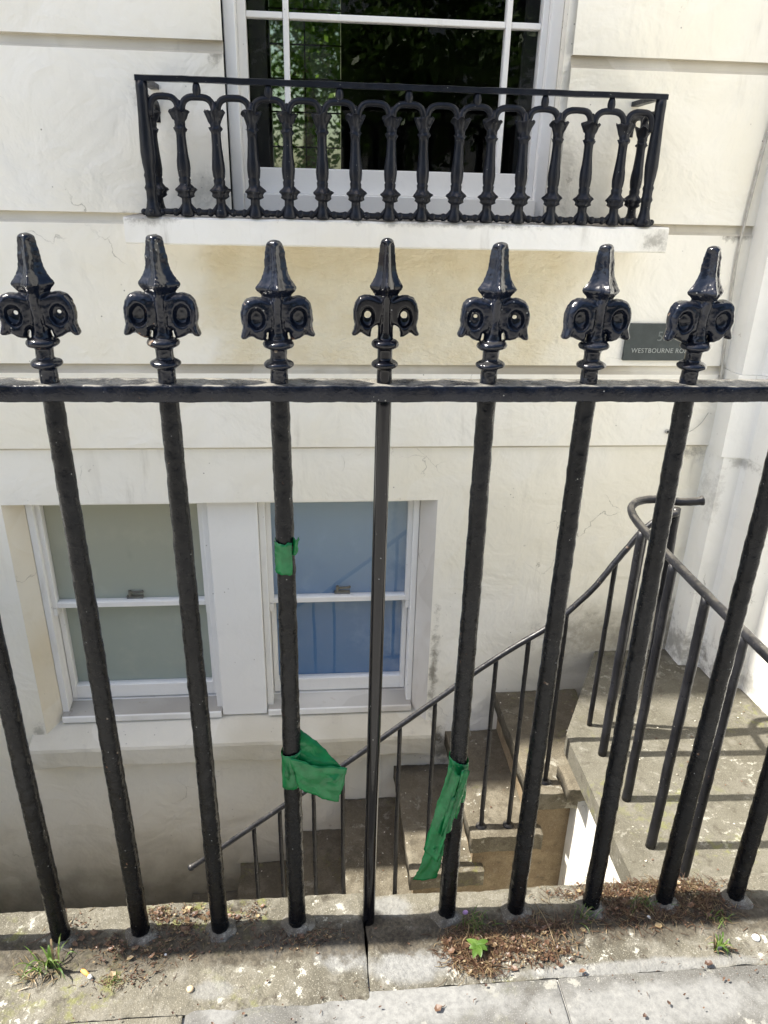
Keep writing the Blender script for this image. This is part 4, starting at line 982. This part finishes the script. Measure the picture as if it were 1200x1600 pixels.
# cigarette butt, pebble, petal, fluff, chip
a = R(-38); g = MB(); c = Vector((-.530, -.067, .0065)); d = Vector((math.cos(a), math.sin(a), 0))
cb = thing('cigarette_butt', 'orange and white cigarette butt lying on the left coping stone', 'cigarette butt', tuple(c))
g.tube([c - d * .0135, c + d * .0065], .0038, 12); put('filter', g, 'filter', cb, True); g = MB(); g.tube([c + d * .0067, c + d * .0085, c + d * .0135], [.0038, .0037, .0034], 12, lump=.0006, lf=300); put('paper', g, 'paper', cb, True)
def pebble(x, y, r, mat, name, lb, cat, fl=.7):
    g = MB(); g.sphere((0, 0, 0), r, 12, 8); g.v = [(v[0] * (1 + .2 * nz(v, 90, x)) , v[1] * (1 + .2 * nz(v, 80, y)), v[2] * fl) for v in g.v]
    g.v = [(v[0] + x, v[1] + y, v[2] + r * fl * .8) for v in g.v]; tag(put(name, g, mat, None, True, origin=(x, y, 0)), lb, cat)
M['pebble'] = mat_plain('tan_pebble', (.52, .40, .26), .8); M['petal'] = mat_plain('purple_petal', (.42, .26, .48), .6); M['fluff'] = mat_plain('white_fluff', (.75, .77, .78), .9); M['tagm'] = mat_plain('dark_plastic', (.05, .055, .06), .4)
pebble(-.338, -.107, .0068, 'pebble', 'pebble', 'round tan pebble on the joint left of the pale cement slab', 'pebble')
pebble(.755, -.080, .008, 'fluff', 'seed_fluff', 'tuft of white seed fluff at the far right of the coping', 'fluff', .5)
pebble(.562, -.020, .0042, 'fluff', 'paper_scrap', 'tiny bluish white scrap between the two rightmost bar feet', 'scrap', .4)
pebble(-.395, -.035, .0035, 'fluff', 'paper_scrap', 'tiny white scrap beside the foot of the third bar from the left', 'scrap', .4)
g = MB(); g.sphere((.188, .004, .016), .006, 10, 6); g.v = [(v[0], v[1] * .5 + .002, v[2]) for v in g.v]; tag(put('petal', g, 'petal', None, True), 'small purple petal caught in the grass by the taped bar', 'petal')
g = MB(); g.box(.660, .669, -.107, -.104, .004, .020); tag(put('plastic_tag', g, 'tagm', None, bevel=.001), 'small dark grey plastic tag standing in the right grass tuft', 'tag')
random.seed(5)
g = MB(); g.tube(smooth_path([(-.66, .0, .005), (-.63, .012, .010), (-.605, .03, .012), (-.59, .05, .006)], 5), .0009, 5); g.tube(smooth_path([(-.605, .028, .012), (-.600, .045, .02), (-.602, .062, .022)], 4), .0007, 5)
tag(put('dry_twig', g, 'twig', None, True), 'thin dry twig left of the leftmost bar foot', 'twig')
g = MB(); g.tube(smooth_path([(.335, .02, .012), (.345, -.02, .014), (.350, -.05, .008), (.352, -.095, .004)], 6), .0008, 5); tag(put('straw', g, 'straw', None, True), 'long dry straw crossing the shadow band beside the fourth bar from the right', 'straw')

# ------------------------------------------------------------------ trees: in the rear garden and across the street
def tree(x, y, z0, h, rad, n, leafm, label, group, seed, cz=.62, ls=.09):
    random.seed(seed); t = thing('tree', label, 'tree', (x, y, z0), group)
    g = MB(); g.tube([(x, y, z0), (x + .05, y, z0 + h * .25), (x - .03, y + .05, z0 + h * .5), (x, y, z0 + h * .8)], [.11 * h / 5, .085 * h / 5, .06 * h / 5, .02], 8)
    limbs = []
    for i in range(9):
        a = i * 2.4; s = z0 + h * (.3 + .05 * i); L = rad * random.uniform(.5, .9); e = Vector((x + L * math.cos(a), y + L * math.sin(a), s + L * .7)); limbs.append(e)
        g.tube([(x, y, s), ((x + e.x) / 2, (y + e.y) / 2, s + L * .25), tuple(e)], [.035, .022, .008], 5)
    put('trunk', g, 'bark', t, True)
    g = MB(); cl = [(Vector((x, y, z0 + h * cz)) + Vector((random.gauss(0, 1), random.gauss(0, 1), random.gauss(0, 1))).normalized() * random.random() ** .4 * rad * .85, rad * random.uniform(.16, .34)) for _ in range(38)] + [(e, rad * .28) for e in limbs]
    for i in range(n):
        c, r = random.choice(cl); d = Vector((random.gauss(0, 1), random.gauss(0, 1), random.gauss(0, .8))).normalized() * r * random.random() ** .45
        p = c + d; s = ls * random.uniform(.5, 1.2); u = Vector((random.gauss(0, 1), random.gauss(0, 1), random.gauss(0, .6))).normalized(); v = u.orthogonal().normalized()
        g.add([p - u * s * .5, p + v * s * .28, p + u * s * .5, p - v * s * .28], [(0, 1, 2, 3)])
    put('crown', g, leafm, t)
hg = thing('hedge', 'tall dense green garden hedge seen through the far window of the house', 'hedge', (0, 8.6, .9)); random.seed(91); g = MB()
for i in range(14000):
    p = Vector((random.uniform(-2, 2), 8.6 + random.gauss(0, .25), .9 + random.random() * 3.6)); s_ = random.uniform(.05, .12); u = Vector((random.gauss(0, 1), random.gauss(0, 1), random.gauss(0, .6))).normalized(); v = u.orthogonal().normalized()
    g.add([p - u * s_ * .5, p + v * s_ * .28, p + u * s_ * .5, p - v * s_ * .28], [(0, 1, 2, 3)])
put('foliage', g, 'leaf_bright', hg)
for i, (x, y, h, rd) in enumerate([(-.9, 9.6, 4.6, 1.5), (.5, 9.4, 4.2, 1.4), (-.2, 12.5, 6.0, 2.4)]):
    tree(x, y, .9, h, rd, 9000, 'leaf_bright', ['light green garden tree seen through the house at the left of the far window', 'light green garden tree seen through the house at the right of the far window', 'tall garden tree seen through the house behind the nearer two'][i], 'garden trees behind the house', 50 + i)
for i, (x, y, h, rd) in enumerate([(-7, -12, 6.0, 2.2), (-2.2, -12.5, 6.2, 2.3), (2.0, -12.3, 6.0, 2.3), (6.2, -12.5, 6.4, 2.2)]):
    tree(x, y, 0, h, rd, 9000, 'leaf', 'leafy street tree across the road, ' + ['far to the left', 'left of centre', 'right of centre', 'far to the right'][i], 'street trees across the road', 70 + i, .62, .22)
opp = thing('opposite_terrace', 'pale terraced house across the road behind the street trees', 'house', (0, -17, -.12))
g = MB(); g.box(-26, 26, -24, -17, -.119, 7.6); g.box(-26, 26, -17.0, -16.7, 7.3, 7.7); put('wall', g, 'brick', opp)
for i in range(14):
    for z in (1.0, 4.6):
        g = MB(); x = -24 + i * 3.6; g.box(x, x + 1.2, -16.99, -16.95, z, z + 1.9); put('window', g, 'dark', opp)
